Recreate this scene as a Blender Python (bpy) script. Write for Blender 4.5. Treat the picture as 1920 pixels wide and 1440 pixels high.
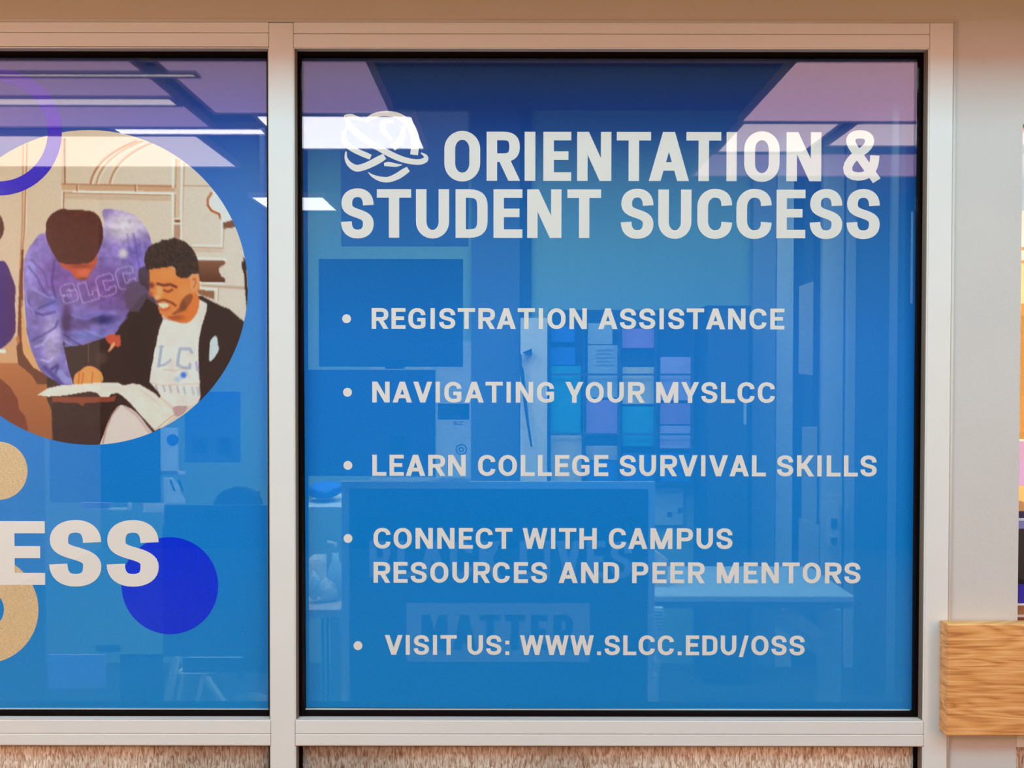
import bpy, bmesh, math, random
import numpy as np
from mathutils import Vector, Matrix

# ------------------------------------------------------------------ scene, camera, light
for o in list(bpy.data.objects):
    bpy.data.objects.remove(o, do_unlink=True)
S = bpy.context.scene
COL = S.collection
S.view_settings.view_transform = 'Standard'
S.view_settings.look = 'None'
S.view_settings.gamma = 1.0
S.view_settings.use_curve_mapping = False
S.view_settings.exposure = 0.18

F = 1387.0                      # focal length in pixels of the 1920 px wide frame
D = 1.387                       # camera to the face of the window frame, metres
ZC = 1.41                       # height of the point looked at
PITCH = math.radians(0.77)
ROLL = math.radians(0.08)
CAMZ = ZC + D * math.tan(PITCH)
cam = bpy.data.cameras.new('camera')
cam.sensor_width = 36.0
cam.lens = 36.0 * F / 1920.0
cam.clip_start = 0.01
camo = bpy.data.objects.new('camera', cam)
COL.objects.link(camo)
camo.location = (0, -D, CAMZ)
camo.rotation_euler = (Matrix.Rotation(math.pi / 2 - PITCH, 4, 'X') @ Matrix.Rotation(ROLL, 4, 'Z')).to_euler()
S.camera = camo

world = bpy.data.worlds.new('hall_ambience')
S.world = world
world.use_nodes = True
world.node_tree.nodes['Background'].inputs[0].default_value = (1.0, 0.62, 0.42, 1)
world.node_tree.nodes['Background'].inputs[1].default_value = 0.06


def area(name, loc, rot, sx, sy, power, color, spread=180):
    l = bpy.data.lights.new(name, 'AREA')
    l.shape = 'RECTANGLE'
    l.size = sx
    l.size_y = sy
    l.energy = power
    l.color = color
    l.spread = math.radians(spread)
    o = bpy.data.objects.new(name, l)
    COL.objects.link(o)
    o.location = loc
    o.rotation_euler = rot
    return o


# main hall light added outside the mirrored view, and the office's own ceiling lamp
area('added_hall_light', (0.0, -1.22, 2.72), (0, 0, 0), 5.4, 0.62, 74, (0.27, 0.75, 0.93))
for sx in (-1, 1):     # warm fill lights added at the two hall ends, outside the mirrored view
    area('hall_end_fill', (sx * 3.34, -2.35 if sx < 0 else -3.4, 1.55), (0, sx * math.pi / 2, 0), 1.9, 1.4, 47 if sx < 0 else 66, (1.0, 0.42, 0.07))
area('office_light', (0.2, 1.15, 2.62), (0, 0, 0), 3.4, 1.2, 66, (0.66, 1.0, 0.82))
area('office_light', (-0.9, 0.55, 2.62), (0, 0, 0), 2.2, 0.4, 26, (0.8, 1.0, 0.92))  # second office light, added to brighten the sheets behind the left pane


# ------------------------------------------------------------------ helpers
def lin(c):
    c = c / 255.0
    return c / 12.92 if c <= 0.04045 else ((c + 0.055) / 1.055) ** 2.4


def L(r, g, b, k=1.0):
    return (min(lin(r) / k, 0.95), min(lin(g) / k, 0.95), min(lin(b) / k, 0.95), 1.0)


def PX(px, Y=0.0):
    return (px - 960.0) / F * (D + Y)


def PZ(py, Y=0.0):
    a = math.atan((720.0 - py) / F) - PITCH
    return CAMZ + math.tan(a) * (D + Y)


MATS = {}


def mat(name, color, rough=0.6, noise=0.0, nscale=40.0, bump=0.0, bscale=200.0, spec=0.3, metal=0.0, stretch=None):
    if name in MATS:
        return MATS[name]
    m = bpy.data.materials.new(name)
    m.use_nodes = True
    nt = m.node_tree
    b = nt.nodes['Principled BSDF']
    b.inputs['Base Color'].default_value = color
    b.inputs['Roughness'].default_value = rough
    b.inputs['Specular IOR Level'].default_value = spec
    b.inputs['Metallic'].default_value = metal
    if noise > 0 or bump > 0:
        tc = nt.nodes.new('ShaderNodeTexCoord')
        mp = nt.nodes.new('ShaderNodeMapping')
        nt.links.new(tc.outputs['Object'], mp.inputs[0])
        if stretch:
            mp.inputs['Scale'].default_value = stretch
    if noise > 0:
        n = nt.nodes.new('ShaderNodeTexNoise')
        n.inputs['Scale'].default_value = nscale
        n.inputs['Detail'].default_value = 4
        nt.links.new(mp.outputs[0], n.inputs[0])
        r = nt.nodes.new('ShaderNodeMapRange')
        r.inputs[1].default_value = 0.3
        r.inputs[2].default_value = 0.7
        r.inputs[3].default_value = 1 - noise
        r.inputs[4].default_value = 1 + noise
        nt.links.new(n.outputs[0], r.inputs[0])
        mx = nt.nodes.new('ShaderNodeVectorMath')
        mx.operation = 'SCALE'
        mx.inputs[0].default_value = color[:3]
        nt.links.new(r.outputs[0], mx.inputs['Scale'])
        nt.links.new(mx.outputs[0], b.inputs['Base Color'])
    if bump > 0:
        n2 = nt.nodes.new('ShaderNodeTexNoise')
        n2.inputs['Scale'].default_value = bscale
        n2.inputs['Detail'].default_value = 3
        nt.links.new(mp.outputs[0], n2.inputs[0])
        bp = nt.nodes.new('ShaderNodeBump')
        bp.inputs['Strength'].default_value = bump
        bp.inputs['Distance'].default_value = 0.002
        nt.links.new(n2.outputs[0], bp.inputs['Height'])
        nt.links.new(bp.outputs[0], b.inputs['Normal'])
    MATS[name] = m
    return m


def emat(name, color, strength):
    m = bpy.data.materials.new(name)
    m.use_nodes = True
    nt = m.node_tree
    b = nt.nodes['Principled BSDF']
    b.inputs['Base Color'].default_value = (0.8, 0.8, 0.8, 1)
    b.inputs['Emission Color'].default_value = color
    b.inputs['Emission Strength'].default_value = strength
    return m


def link(name, me, m=None, parent=None):
    me.name = name
    o = bpy.data.objects.new(name, me)
    COL.objects.link(o)
    if m is not None:
        me.materials.append(m)
    if parent is not None:
        o.parent = parent
        o.matrix_parent_inverse = Matrix.Translation(parent.location).inverted() if parent.type == 'EMPTY' or parent.location.length else Matrix.Identity(4)
    return o


def tag(o, label=None, cat=None, group=None, kind=None):
    if label: o['label'] = label
    if cat: o['category'] = cat
    if group: o['group'] = group
    if kind: o['kind'] = kind
    return o


def empty(name, loc, label=None, cat=None, group=None, kind=None):
    o = bpy.data.objects.new(name, None)
    o.empty_display_size = 0.05
    COL.objects.link(o)
    o.location = loc
    return tag(o, label, cat, group, kind)


class MB:
    """collects shapes (world coordinates) and links them as one mesh"""
    def __init__(self):
        self.bm = bmesh.new()

    def box(self, x0, x1, y0, y1, z0, z1, bev=0.0, rot=None):
        c = Vector(((x0 + x1) / 2, (y0 + y1) / 2, (z0 + z1) / 2))
        r = bmesh.ops.create_cube(self.bm, size=1.0)
        vs = r['verts']
        for v in vs:
            v.co = Vector((v.co.x * abs(x1 - x0), v.co.y * abs(y1 - y0), v.co.z * abs(z1 - z0)))
        if bev > 0:
            es = set()
            for v in vs:
                es.update(v.link_edges)
            rr = bmesh.ops.bevel(self.bm, geom=list(es), offset=bev, segments=2, profile=0.5, affect='EDGES')
            vs = list({v for f in rr['faces'] for v in f.verts} | {v for v in vs if v.is_valid})
            allv = set(vs)
            stack = list(vs)
            while stack:
                v = stack.pop()
                for e in v.link_edges:
                    w = e.other_vert(v)
                    if w not in allv:
                        allv.add(w)
                        stack.append(w)
            vs = list(allv)
        for v in vs:
            if rot is not None:
                v.co = rot @ v.co
            v.co += c
        return self

    def poly(self, pts, y0, y1=None):
        """flat or extruded polygon given as (x, z) points"""
        a = [self.bm.verts.new((p[0], y0, p[1])) for p in pts]
        if y1 is None:
            self.bm.faces.new(a)
            return self
        b = [self.bm.verts.new((p[0], y1, p[1])) for p in pts]
        self.bm.faces.new(a)
        self.bm.faces.new(b[::-1])
        n = len(a)
        for i in range(n):
            j = (i + 1) % n
            self.bm.faces.new((a[j], a[i], b[i], b[j]))
        return self

    def tube(self, pts, r, seg=10):
        rings = []
        n = len(pts)
        for i, p in enumerate(pts):
            p = Vector(p)
            t = (Vector(pts[min(i + 1, n - 1)]) - Vector(pts[max(i - 1, 0)])).normalized()
            u = t.orthogonal().normalized()
            if rings:
                u = (lu - t * lu.dot(t)).normalized()
            lu = u
            w = t.cross(u)
            rr = r[i] if isinstance(r, (list, tuple)) else r
            rings.append([self.bm.verts.new(p + (u * math.cos(a) + w * math.sin(a)) * rr)
                          for a in [2 * math.pi * k / seg for k in range(seg)]])
        for a, b in zip(rings, rings[1:]):
            for k in range(seg):
                self.bm.faces.new((a[k], a[(k + 1) % seg], b[(k + 1) % seg], b[k]))
        self.bm.faces.new(rings[0][::-1])
        self.bm.faces.new(rings[-1])
        return self

    def build(self, name, m, parent=None, smooth=False):
        bmesh.ops.recalc_face_normals(self.bm, faces=self.bm.faces)
        me = bpy.data.meshes.new(name)
        self.bm.to_mesh(me)
        self.bm.free()
        if smooth:
            for p in me.polygons:
                p.use_smooth = True
        return link(name, me, m, parent)


def box(name, m, x0, x1, y0, y1, z0, z1, parent=None, bev=0.0, rot=None):
    return MB().box(x0, x1, y0, y1, z0, z1, bev, rot).build(name, m, parent)


def pbox(name, m, px0, px1, py0, py1, Y, t, parent=None, bev=0.0, rot=None):
    """box whose front face (towards the hall) lies at depth Y and spans the given picture rectangle"""
    return box(name, m, PX(px0, Y), PX(px1, Y), Y, Y + t, PZ(py1, Y), PZ(py0, Y), parent, bev, rot)


# ------------------------------------------------------------------ colours
K = 0.74          # brightness of a white surface in the photograph's lower half
M_frame = mat('painted_steel_frame', (0.80, 0.785, 0.76, 1), 0.42, noise=0.012, nscale=9, bump=0.08, bscale=260, spec=0.35)
M_wall = mat('painted_wall', (0.66, 0.62, 0.59, 1), 0.75, noise=0.02, nscale=6, bump=0.25, bscale=170, spec=0.15)
M_gasket = mat('black_rubber_gasket', (0.006, 0.003, 0.003, 1), 0.85, spec=0.05)
M_groove = mat('dark_joint', (0.20, 0.15, 0.11, 1), 0.9)
M_bead = mat('silver_bead', (0.70, 0.70, 0.70, 1), 0.3, spec=0.5)
M_sill = mat('sill_lining_darkened', (0.62, 0.50, 0.46, 1), 0.5)  # frame paint darkened and warmed here to offset the cyan light
M_reveal = mat('frame_reveal_paint', (0.92, 0.88, 0.83, 1), 0.5)
M_white = mat('white_print', L(214, 208, 202, K * 0.97), 0.7, noise=0.03, nscale=900)


def film_mat(name, color, T=0.24, vcol=False, noise=0.14, grad=None):
    """perforated window film: opaque ink with fine holes that let the room show through"""
    m = bpy.data.materials.new(name)
    m.use_nodes = True
    nt = m.node_tree
    b = nt.nodes['Principled BSDF']
    out = nt.nodes['Material Output']
    b.inputs['Roughness'].default_value = 0.65
    b.inputs['Specular IOR Level'].default_value = 0.1
    b.inputs['Base Color'].default_value = color
    tc = nt.nodes.new('ShaderNodeTexCoord')
    n = nt.nodes.new('ShaderNodeTexNoise')
    n.inputs['Scale'].default_value = 700
    n.inputs['Detail'].default_value = 2
    nt.links.new(tc.outputs['Object'], n.inputs[0])
    r = nt.nodes.new('ShaderNodeMapRange')
    r.inputs[1].default_value = 0.3
    r.inputs[2].default_value = 0.7
    r.inputs[3].default_value = 1 - noise * 2
    r.inputs[4].default_value = 1 + noise * 2
    nt.links.new(n.outputs[0], r.inputs[0])
    mx = nt.nodes.new('ShaderNodeVectorMath')
    mx.operation = 'SCALE'
    mx.inputs[0].default_value = color[:3]
    if vcol:
        at = nt.nodes.new('ShaderNodeAttribute')
        at.attribute_name = 'ink'
        nt.links.new(at.outputs['Color'], mx.inputs[0])
    nt.links.new(r.outputs[0], mx.inputs['Scale'])
    nt.links.new(mx.outputs[0], b.inputs['Base Color'])
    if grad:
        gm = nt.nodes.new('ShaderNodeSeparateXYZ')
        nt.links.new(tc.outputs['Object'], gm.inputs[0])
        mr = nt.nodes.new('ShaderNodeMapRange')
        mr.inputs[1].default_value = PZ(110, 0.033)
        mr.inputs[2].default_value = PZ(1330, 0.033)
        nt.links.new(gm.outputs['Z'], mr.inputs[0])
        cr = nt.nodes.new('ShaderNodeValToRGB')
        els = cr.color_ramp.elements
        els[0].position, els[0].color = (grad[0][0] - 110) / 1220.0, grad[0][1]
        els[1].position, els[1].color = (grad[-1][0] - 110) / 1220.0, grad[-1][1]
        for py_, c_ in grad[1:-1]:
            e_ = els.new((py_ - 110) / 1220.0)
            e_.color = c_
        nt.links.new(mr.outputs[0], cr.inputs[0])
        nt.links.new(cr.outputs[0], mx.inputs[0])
    if T > 0:
        tr = nt.nodes.new('ShaderNodeBsdfTransparent')
        mix = nt.nodes.new('ShaderNodeMixShader')
        mix.inputs[0].default_value = T
        nt.links.new(b.outputs[0], mix.inputs[1])
        nt.links.new(tr.outputs[0], mix.inputs[2])
        nt.links.new(mix.outputs[0], out.inputs['Surface'])
    MATS[name] = m
    return m


def glass_mat(name, refl, rough=0.012):
    m = bpy.data.materials.new(name)
    m.use_nodes = True
    nt = m.node_tree
    nt.nodes.remove(nt.nodes['Principled BSDF'])
    out = nt.nodes['Material Output']
    tr = nt.nodes.new('ShaderNodeBsdfTransparent')
    gl = nt.nodes.new('ShaderNodeBsdfGlossy')
    gl.inputs['Roughness'].default_value = rough
    mix = nt.nodes.new('ShaderNodeMixShader')
    mix.inputs[0].default_value = refl
    nt.links.new(tr.outputs[0], mix.inputs[1])
    nt.links.new(gl.outputs[0], mix.inputs[2])
    nt.links.new(mix.outputs[0], out.inputs['Surface'])
    return m


M_glass = glass_mat('window_glass', 0.055)
kf = K * .70
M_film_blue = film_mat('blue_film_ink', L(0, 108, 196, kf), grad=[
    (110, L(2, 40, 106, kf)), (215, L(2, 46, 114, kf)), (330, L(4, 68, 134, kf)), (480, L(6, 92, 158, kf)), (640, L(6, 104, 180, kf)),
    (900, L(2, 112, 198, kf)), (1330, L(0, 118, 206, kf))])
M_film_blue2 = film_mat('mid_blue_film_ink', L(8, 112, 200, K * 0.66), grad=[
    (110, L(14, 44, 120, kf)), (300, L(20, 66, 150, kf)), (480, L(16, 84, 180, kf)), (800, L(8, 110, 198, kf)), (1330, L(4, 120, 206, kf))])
M_royal = film_mat('royal_blue_film_ink', L(0, 38, 205, K * 0.74), 0.16)
M_violet = film_mat('violet_blue_film_ink', L(44, 30, 160, K * 0.74), 0.12)
M_tan = film_mat('tan_film_ink', L(212, 172, 128, K * 0.84), 0.14)

# ------------------------------------------------------------------ hall shell
XL, XR = -3.4, 3.6
st = dict(kind='structure')
floor_m = mat('hall_floor', (0.07, 0.08, 0.09, 1), 0.6, noise=0.1, nscale=3)
tag(box('floor', floor_m, XL, XR, -4.6, 0.11, -0.06, 0.0), **st)
ceil_m = mat('ceiling_paint', (0.80, 0.78, 0.76, 1), 0.8)
tag(box('wall_rear', mat('rear_wall_paint', (0.03, 0.03, 0.035, 1), .8), XL, XR, -4.7, -4.6, 0, 2.9), **st)
for sx_, nm_ in ((XL, 'wall_end_left'), (XR, 'wall_end_right')):
    tag(box(nm_, M_wall, sx_ - .04, sx_ + .04, -4.6, 0.1, 0, 2.9), **st)
tag(box('ceiling', ceil_m, XL, XR, -1.75, 0.11, 2.76, 2.84), **st)
# bulkhead that runs along the top of the wall and shades it
tag(box('trim_1', M_wall, XL, XR, -0.30, -0.002, 2.163, 2.758), **st)

top_o, top_i = PZ(38), PZ(89)          # outer and inner edge of the head rail
sill_t, sill_b = PZ(1352), PZ(1398)
mulL, mulR = PX(506), PX(551)
jamL, jamR = PX(1738.5), PX(1784)
wall_end = PX(1914)
TH = 0.10
w = MB()
w.box(XL, XR, 0.002, TH, top_o, 2.76)                         # above the windows
w.box(jamR, wall_end, 0.002, TH, 0.0, top_o)                  # pier right of the window
w.box(wall_end, XR, 0.002, TH, PZ(231), top_o)
w.box(XL, jamR, 0.002, TH, 0.0, 0.30)                         # under the lower panes
w.box(wall_end, XR, 0.002, TH, 0.0, 0.30)
tag(w.build('wall_front', M_wall), **st)
# caulk bead around the frame
ck = mat('caulk', (0.70, 0.62, 0.54, 1), 0.7, bump=0.5, bscale=90)
c = MB()
c.tube([(XL + 0.02, 0.0, top_o - 0.001), (jamR, 0.0, top_o - 0.001)], 0.0035, 8)
c.tube([(jamR + 0.0005, 0.0, top_o), (jamR + 0.0005, 0.0, 0.31)], 0.0025, 8)
tag(c.build('trim_2', ck, smooth=True), **st)

# ------------------------------------------------------------------ window 1 : frame, gaskets, panes
win = empty('window_1', (0.0, 0.0, sill_b), kind='structure')
FD = 0.075                                                    # frame depth
GY = 0.020                                                    # face of the glass
fx0 = XL + 0.02
rails = []


def rail(name, x0, x1, z0, z1, groove_z=None):
    mb = MB()
    if groove_z is None:
        mb.box(x0, x1, 0.0, FD, z0, z1, 0.0008)
    else:
        mb.box(x0, x1, 0.0, FD, z0, groove_z - 0.0007, 0.0008)
        mb.box(x0, x1, 0.0004, FD, groove_z + 0.0007, z1, 0.0008)
        mb.box(x0 + .001, x1 - .001, 0.0035, FD - 0.004, groove_z - 0.001, groove_z + 0.001)
    return mb.build(name, M_frame, win)


g = 0.0008
rail('head_rail', fx0, mulL - g, top_i + 0.001, top_o - 0.004, PZ(62))
rail('head_rail', mulR + g, jamL - g, top_i, top_o - 0.004, PZ(63.5))
rail('sill_rail', fx0, mulL - g, sill_b, sill_t, PZ(1377))
rail('sill_rail', mulR + g, jamL - g, sill_b, sill_t, PZ(1377))
rail('mullion', mulL, mulR, 0.30, top_o - 0.005)
rail('jamb', jamL, jamR - 0.002, 0.30, top_o - 0.003)
# dark joints behind the rails
MB().box(mulL - 0.004, mulR + 0.004, 0.004, FD - 0.001, 0.31, top_o - 0.008).build('joint_backing', M_groove, win)
MB().box(jamL - 0.004, jamL + 0.01, 0.004, FD - 0.001, 0.31, top_o - 0.008).build('joint_backing', M_groove, win)


def glazing(x0, x1, z0, z1, parent, gl=M_glass, thick=0.0055, name='glass_pane', gw=0.0076, bead=True):
    """reveal, black gasket and pane for one opening"""
    e = 0.0003
    fr = MB()
    fr.box(x0 - .0, x0 + .0016, 0.0015, FD, z0, z1)
    fr.box(x1 - .0016, x1, 0.0015, FD, z0, z1)
    fr.box(x0, x1, 0.0015, FD, z1 - .0016, z1)
    MB().box(x0 + .0017, x1 - .0017, 0.0015, FD, z0, z0 + .0016).build('sill_lining', M_sill, parent)
    fr.build('reveal_lining', M_reveal, parent)
    a, b = 0.0016 + e, gw
    yk = GY - 0.006
    k = MB()
    k.box(x0 + a, x0 + a + b, yk, FD - .01, z0 + a, z1 - a, 0.001)
    k.box(x1 - a - b, x1 - a, yk, FD - .01, z0 + a, z1 - a, 0.001)
    k.box(x0 + a + b, x1 - a - b, yk, FD - .01, z1 - a - b, z1 - a, 0.001)
    k.box(x0 + a + b, x1 - a - b, yk, FD - .01, z0 + a, z0 + a + b * .9, 0.001)
    k.build('gasket', M_gasket, parent)
    p = MB().box(x0 + a + b, x1 - a - b, GY, GY + thick, z0 + a + b * .9, z1 - a - b)
    return p.build(name, gl, parent)


zin0, zin1 = sill_t, top_i
glazing(mulR, jamL, zin0, zin1, win)
glazing(fx0, mulL, zin0, zin1, win)
# bright metal glazing bead under the graphics
for (x0, x1) in ((mulR + .013, jamL - .013), (fx0 + .013, mulL - .013)):
    box('glazing_bead', M_bead, x0, x1, GY + .0065, GY + .0095, PZ(1336.5, GY), PZ(1332.5, GY), win)

# obscured lower panes
def reeded():
    m = bpy.data.materials.new('rain_pattern_glass')
    m.use_nodes = True
    nt = m.node_tree
    N, Lk = nt.nodes, nt.links
    b = N['Principled BSDF']
    b.inputs['Roughness'].default_value = 0.28
    b.inputs['Specular IOR Level'].default_value = 0.5
    tc = N.new('ShaderNodeTexCoord')
    mp = N.new('ShaderNodeMapping')
    mp.inputs['Scale'].default_value = (230, 1, 52)
    Lk.new(tc.outputs['Object'], mp.inputs[0])
    n = N.new('ShaderNodeTexNoise')
    n.inputs['Scale'].default_value = 1.0
    n.inputs['Detail'].default_value = 3
    n.inputs['Distortion'].default_value = 1.2
    Lk.new(mp.outputs[0], n.inputs[0])
    mp2 = N.new('ShaderNodeMapping')
    mp2.inputs['Scale'].default_value = (3.1, 1, 0.6)
    mp2.inputs['Location'].default_value = (0.37, 0, 0)
    Lk.new(tc.outputs['Object'], mp2.inputs[0])
    n2 = N.new('ShaderNodeTexNoise')
    n2.inputs['Scale'].default_value = 1.0
    n2.inputs['Detail'].default_value = 1
    Lk.new(mp2.outputs[0], n2.inputs[0])
    r1 = N.new('ShaderNodeValToRGB')
    r1.color_ramp.elements[0].position = 0.30
    r1.color_ramp.elements[0].color = L(134, 98, 76, 0.72)
    r1.color_ramp.elements[1].position = 0.62
    r1.color_ramp.elements[1].color = L(218, 204, 190, 0.72)
    e = r1.color_ramp.elements.new(0.45)
    e.color = L(180, 154, 134, 0.72)
    Lk.new(n.outputs[0], r1.inputs[0])
    r2 = N.new('ShaderNodeMapRange')
    r2.inputs[1].default_value = 0.36
    r2.inputs[2].default_value = 0.62
    r2.inputs[3].default_value = 0.55
    r2.inputs[4].default_value = 1.08
    Lk.new(n2.outputs[0], r2.inputs[0])
    v = N.new('ShaderNodeVectorMath')
    v.operation = 'SCALE'
    Lk.new(r1.outputs[0], v.inputs[0])
    Lk.new(r2.outputs[0], v.inputs['Scale'])
    Lk.new(v.outputs[0], b.inputs['Base Color'])
    bp = N.new('ShaderNodeBump')
    bp.inputs['Strength'].default_value = 0.7
    bp.inputs['Distance'].default_value = 0.003
    Lk.new(n.outputs[0], bp.inputs['Height'])
    Lk.new(bp.outputs[0], b.inputs['Normal'])
    return m


M_rain = reeded()
for (x0, x1) in ((mulR, jamL), (fx0, mulL)):
    a = glazing(x0, x1, 0.32, sill_b, win, M_rain, 0.006, 'rain_pattern_pane', gw=0.0076)
box('bottom_rail', M_frame, fx0, jamR, 0.0, FD, 0.30, 0.32, win)

# ------------------------------------------------------------------ lettering
def bez(p0, p1, p2, p3, n=8):
    return [tuple((1 - t) ** 3 * a + 3 * (1 - t) ** 2 * t * b + 3 * (1 - t) * t * t * c_ + t ** 3 * d
                  for a, b, c_, d in zip(p0, p1, p2, p3)) for t in [i / n for i in range(n + 1)]]


def path(*segs):
    out = []
    for s in segs:
        s = bez(*s) if len(s) == 4 else list(s)
        if out and abs(out[-1][0] - s[0][0]) < 1e-6 and abs(out[-1][1] - s[0][1]) < 1e-6:
            s = s[1:]
        out += s
    return out


def ribbon(pts, tx, ty, closed=False, widths=None):
    """quads along a centre line; tx, ty = thickness of upright and of level strokes"""
    n = len(pts)
    a, b = [], []
    for i in range(n):
        if closed:
            p, q = pts[(i - 1) % n], pts[(i + 1) % n]
        else:
            p, q = pts[max(i - 1, 0)], pts[min(i + 1, n - 1)]
        dx, dy = q[0] - p[0], q[1] - p[1]
        l = math.hypot(dx, dy) or 1
        nx, ny = -dy / l, dx / l
        if widths:
            hx = hy = widths[i] / 2
        else:
            hx, hy = tx / 2, ty / 2
        a.append((pts[i][0] + nx * hx, pts[i][1] + ny * hy))
        b.append((pts[i][0] - nx * hx, pts[i][1] - ny * hy))
    qs = []
    for i in range(n if closed else n - 1):
        j = (i + 1) % n
        qs.append([a[i], a[j], b[j], b[i]])
    return qs


def glyph(ch, w, tx, ty):
    """list of polygons for a capital of height 1 and ink width w"""
    R = lambda x0, y0, x1, y1: [(x0, y0), (x1, y0), (x1, y1), (x0, y1)]
    P = lambda x0, y0, x1, y1, h: [(x0 - h, y0), (x0 + h, y0), (x1 + h, y1), (x1 - h, y1)]
    l, r, bt, tp = tx / 2, w - tx / 2, ty / 2, 1 - ty / 2
    m = w / 2
    k = 0.56
    d = tx * 0.56
    yr = min(0.46, m * 1.02)
    if ch == 'I': return [R(0, 0, w, 1)]
    if ch == '.': return [R(0, 0, w, w * 0.92)]
    if ch == ':': return [R(0, 0, w, w * 0.92), R(0, 0.72 - w * .92, w, 0.72)]
    if ch == '/': return [P(d * .9, -0.09, w - d * .9, 1, d * .85)]
    if ch == 'L': return [R(0, 0, tx, 1), R(0, 0, w, ty)]
    if ch == 'E': return [R(0, 0, tx, 1), R(0, 0, w, ty), R(0, 1 - ty, w, 1), R(0, .515 - ty / 2, w * .9, .515 + ty / 2)]
    if ch == 'F': return [R(0, 0, tx, 1), R(0, 1 - ty, w, 1), R(0, .5 - ty / 2, w * .9, .5 + ty / 2)]
    if ch == 'H': return [R(0, 0, tx, 1), R(w - tx, 0, w, 1), R(0, .51 - ty / 2, w, .51 + ty / 2)]
    if ch == 'T': return [R(m - tx / 2, 0, m + tx / 2, 1), R(0, 1 - ty, w, 1)]
    if ch == 'N': return [R(0, 0, tx, 1), R(w - tx, 0, w, 1), P(w - d, 0, d, 1, d)]
    if ch == 'M': return [R(0, 0, tx, 1), R(w - tx, 0, w, 1), P(m - d * .05, 0, d * 1.05, 1, d * 1.02), P(m + d * .05, 0, w - d * 1.05, 1, d * 1.02)]
    if ch == 'V': return [P(m, 0, d, 1, d), P(m, 0, w - d, 1, d)]
    if ch == 'A':
        return [P(d, 0, m - d * .02, 1, d), P(w - d, 0, m + d * .02, 1, d), R(w * .22, .21, w * .78, .21 + ty)]
    if ch == 'W':
        q = d * .88
        return [P(w * .27, 0, q, 1, q), P(w * .27, 0, m, 1, q), P(w * .73, 0, m, 1, q), P(w * .73, 0, w - q, 1, q)]
    if ch == 'Y': return [R(m - tx / 2, 0, m + tx / 2, .42), P(m, .34, d, 1, d), P(m, .34, w - d, 1, d)]
    if ch == 'Z': return [R(0, 0, w, ty), R(0, 1 - ty, w, 1), P(d, 0, w - d, 1, d)]
    if ch == 'K': return [R(0, 0, tx, 1), P(w - d, 0, w * .36, .62, d * 1.06), P(tx * .9, .36, w - d * 1.1, 1, d)]
    if ch in 'OQ':
        pts = path(((l, .5), (l, 1 - yr)), ((l, 1 - yr), (l, 1 - yr + (yr - bt) * k), (m - (m - l) * k, tp), (m, tp)),
                   ((m, tp), (m + (m - l) * k, tp), (r, 1 - yr + (yr - bt) * k), (r, 1 - yr)), ((r, 1 - yr), (r, yr)),
                   ((r, yr), (r, yr - (yr - bt) * k), (m + (m - l) * k, bt), (m, bt)),
                   ((m, bt), (m - (m - l) * k, bt), (l, yr - (yr - bt) * k), (l, yr)))
        return ribbon(pts, tx, ty, True)
    if ch == 'U':
        pts = path(((l, 1), (l, yr)), ((l, yr), (l, yr - (yr - bt) * k), (m - (m - l) * k, bt), (m, bt)),
                   ((m, bt), (m + (m - l) * k, bt), (r, yr - (yr - bt) * k), (r, yr)), ((r, yr), (r, 1)))
        return ribbon(pts, tx, ty)
    if ch == 'J':
        pts = path(((r, 1), (r, yr)), ((r, yr), (r, bt), (m, bt), (m, bt)), ((m, bt), (l, bt), (l, .2), (l, .3)))
        return ribbon(pts, tx, ty)
    if ch in 'CG':
        top = path(((r, .665), (r, 1 - yr + (yr - bt) * .75), (m + (m - l) * k, tp), (m, tp)),
                   ((m, tp), (m - (m - l) * k, tp), (l, 1 - yr + (yr - bt) * k), (l, 1 - yr)), ((l, 1 - yr), (l, yr)),
                   ((l, yr), (l, yr - (yr - bt) * k), (m - (m - l) * k, bt), (m, bt)))
        if ch == 'C':
            pts = top + path(((m, bt), (m + (m - l) * k, bt), (r, yr - (yr - bt) * .75), (r, .335)))[1:]
            return ribbon(pts, tx, ty)
        pts = top + path(((m, bt), (m + (m - l) * .6, bt), (r, bt + .03), (r, .17)), ((r, .17), (r, .30)))[1:]
        return ribbon(pts, tx, ty) + [R(w - tx, .15, w, .53), R(m + .02, .53 - ty * .95, w, .53)]
    if ch == 'D':
        pts = path(((l, bt), (m * .85, bt)), ((m * .85, bt), (r - .02, bt), (r, .22), (r, .40)), ((r, .4), (r, .6)),
                   ((r, .60), (r, .78), (r - .02, tp), (m * .85, tp)), ((m * .85, tp), (l, tp)))
        return [R(0, 0, tx, 1)] + ribbon(pts, tx, ty)
    if ch in 'PRB':
        lo = .37 if ch != 'R' else .385
        y0 = lo + ty / 2
        cy = (y0 + tp) / 2
        q = (tp - y0) / 2 * .56
        xm = w * .52
        pts = path(((l, y0), (xm, y0)), ((xm, y0), (r - .04, y0), (r, cy - q), (r, cy)),
                   ((r, cy), (r, cy + q), (r - .04, tp), (xm, tp)), ((xm, tp), (l, tp)))
        out = [R(0, 0, tx, 1)] + ribbon(pts, tx, ty)
        if ch == 'R': out.append(P(w - d * .95, 0, w * .54, .42, d))
        if ch == 'B':
            pts = path(((l, bt), (xm, bt)), ((xm, bt), (w - l, bt), (w - l, .25), (w - l, .27)),
                       ((w - l, .27), (w - l, .4), (xm, .46), (xm, .46)), ((xm, .46), (l, .46)))
            out += ribbon(pts, tx, ty)
        return out
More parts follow.
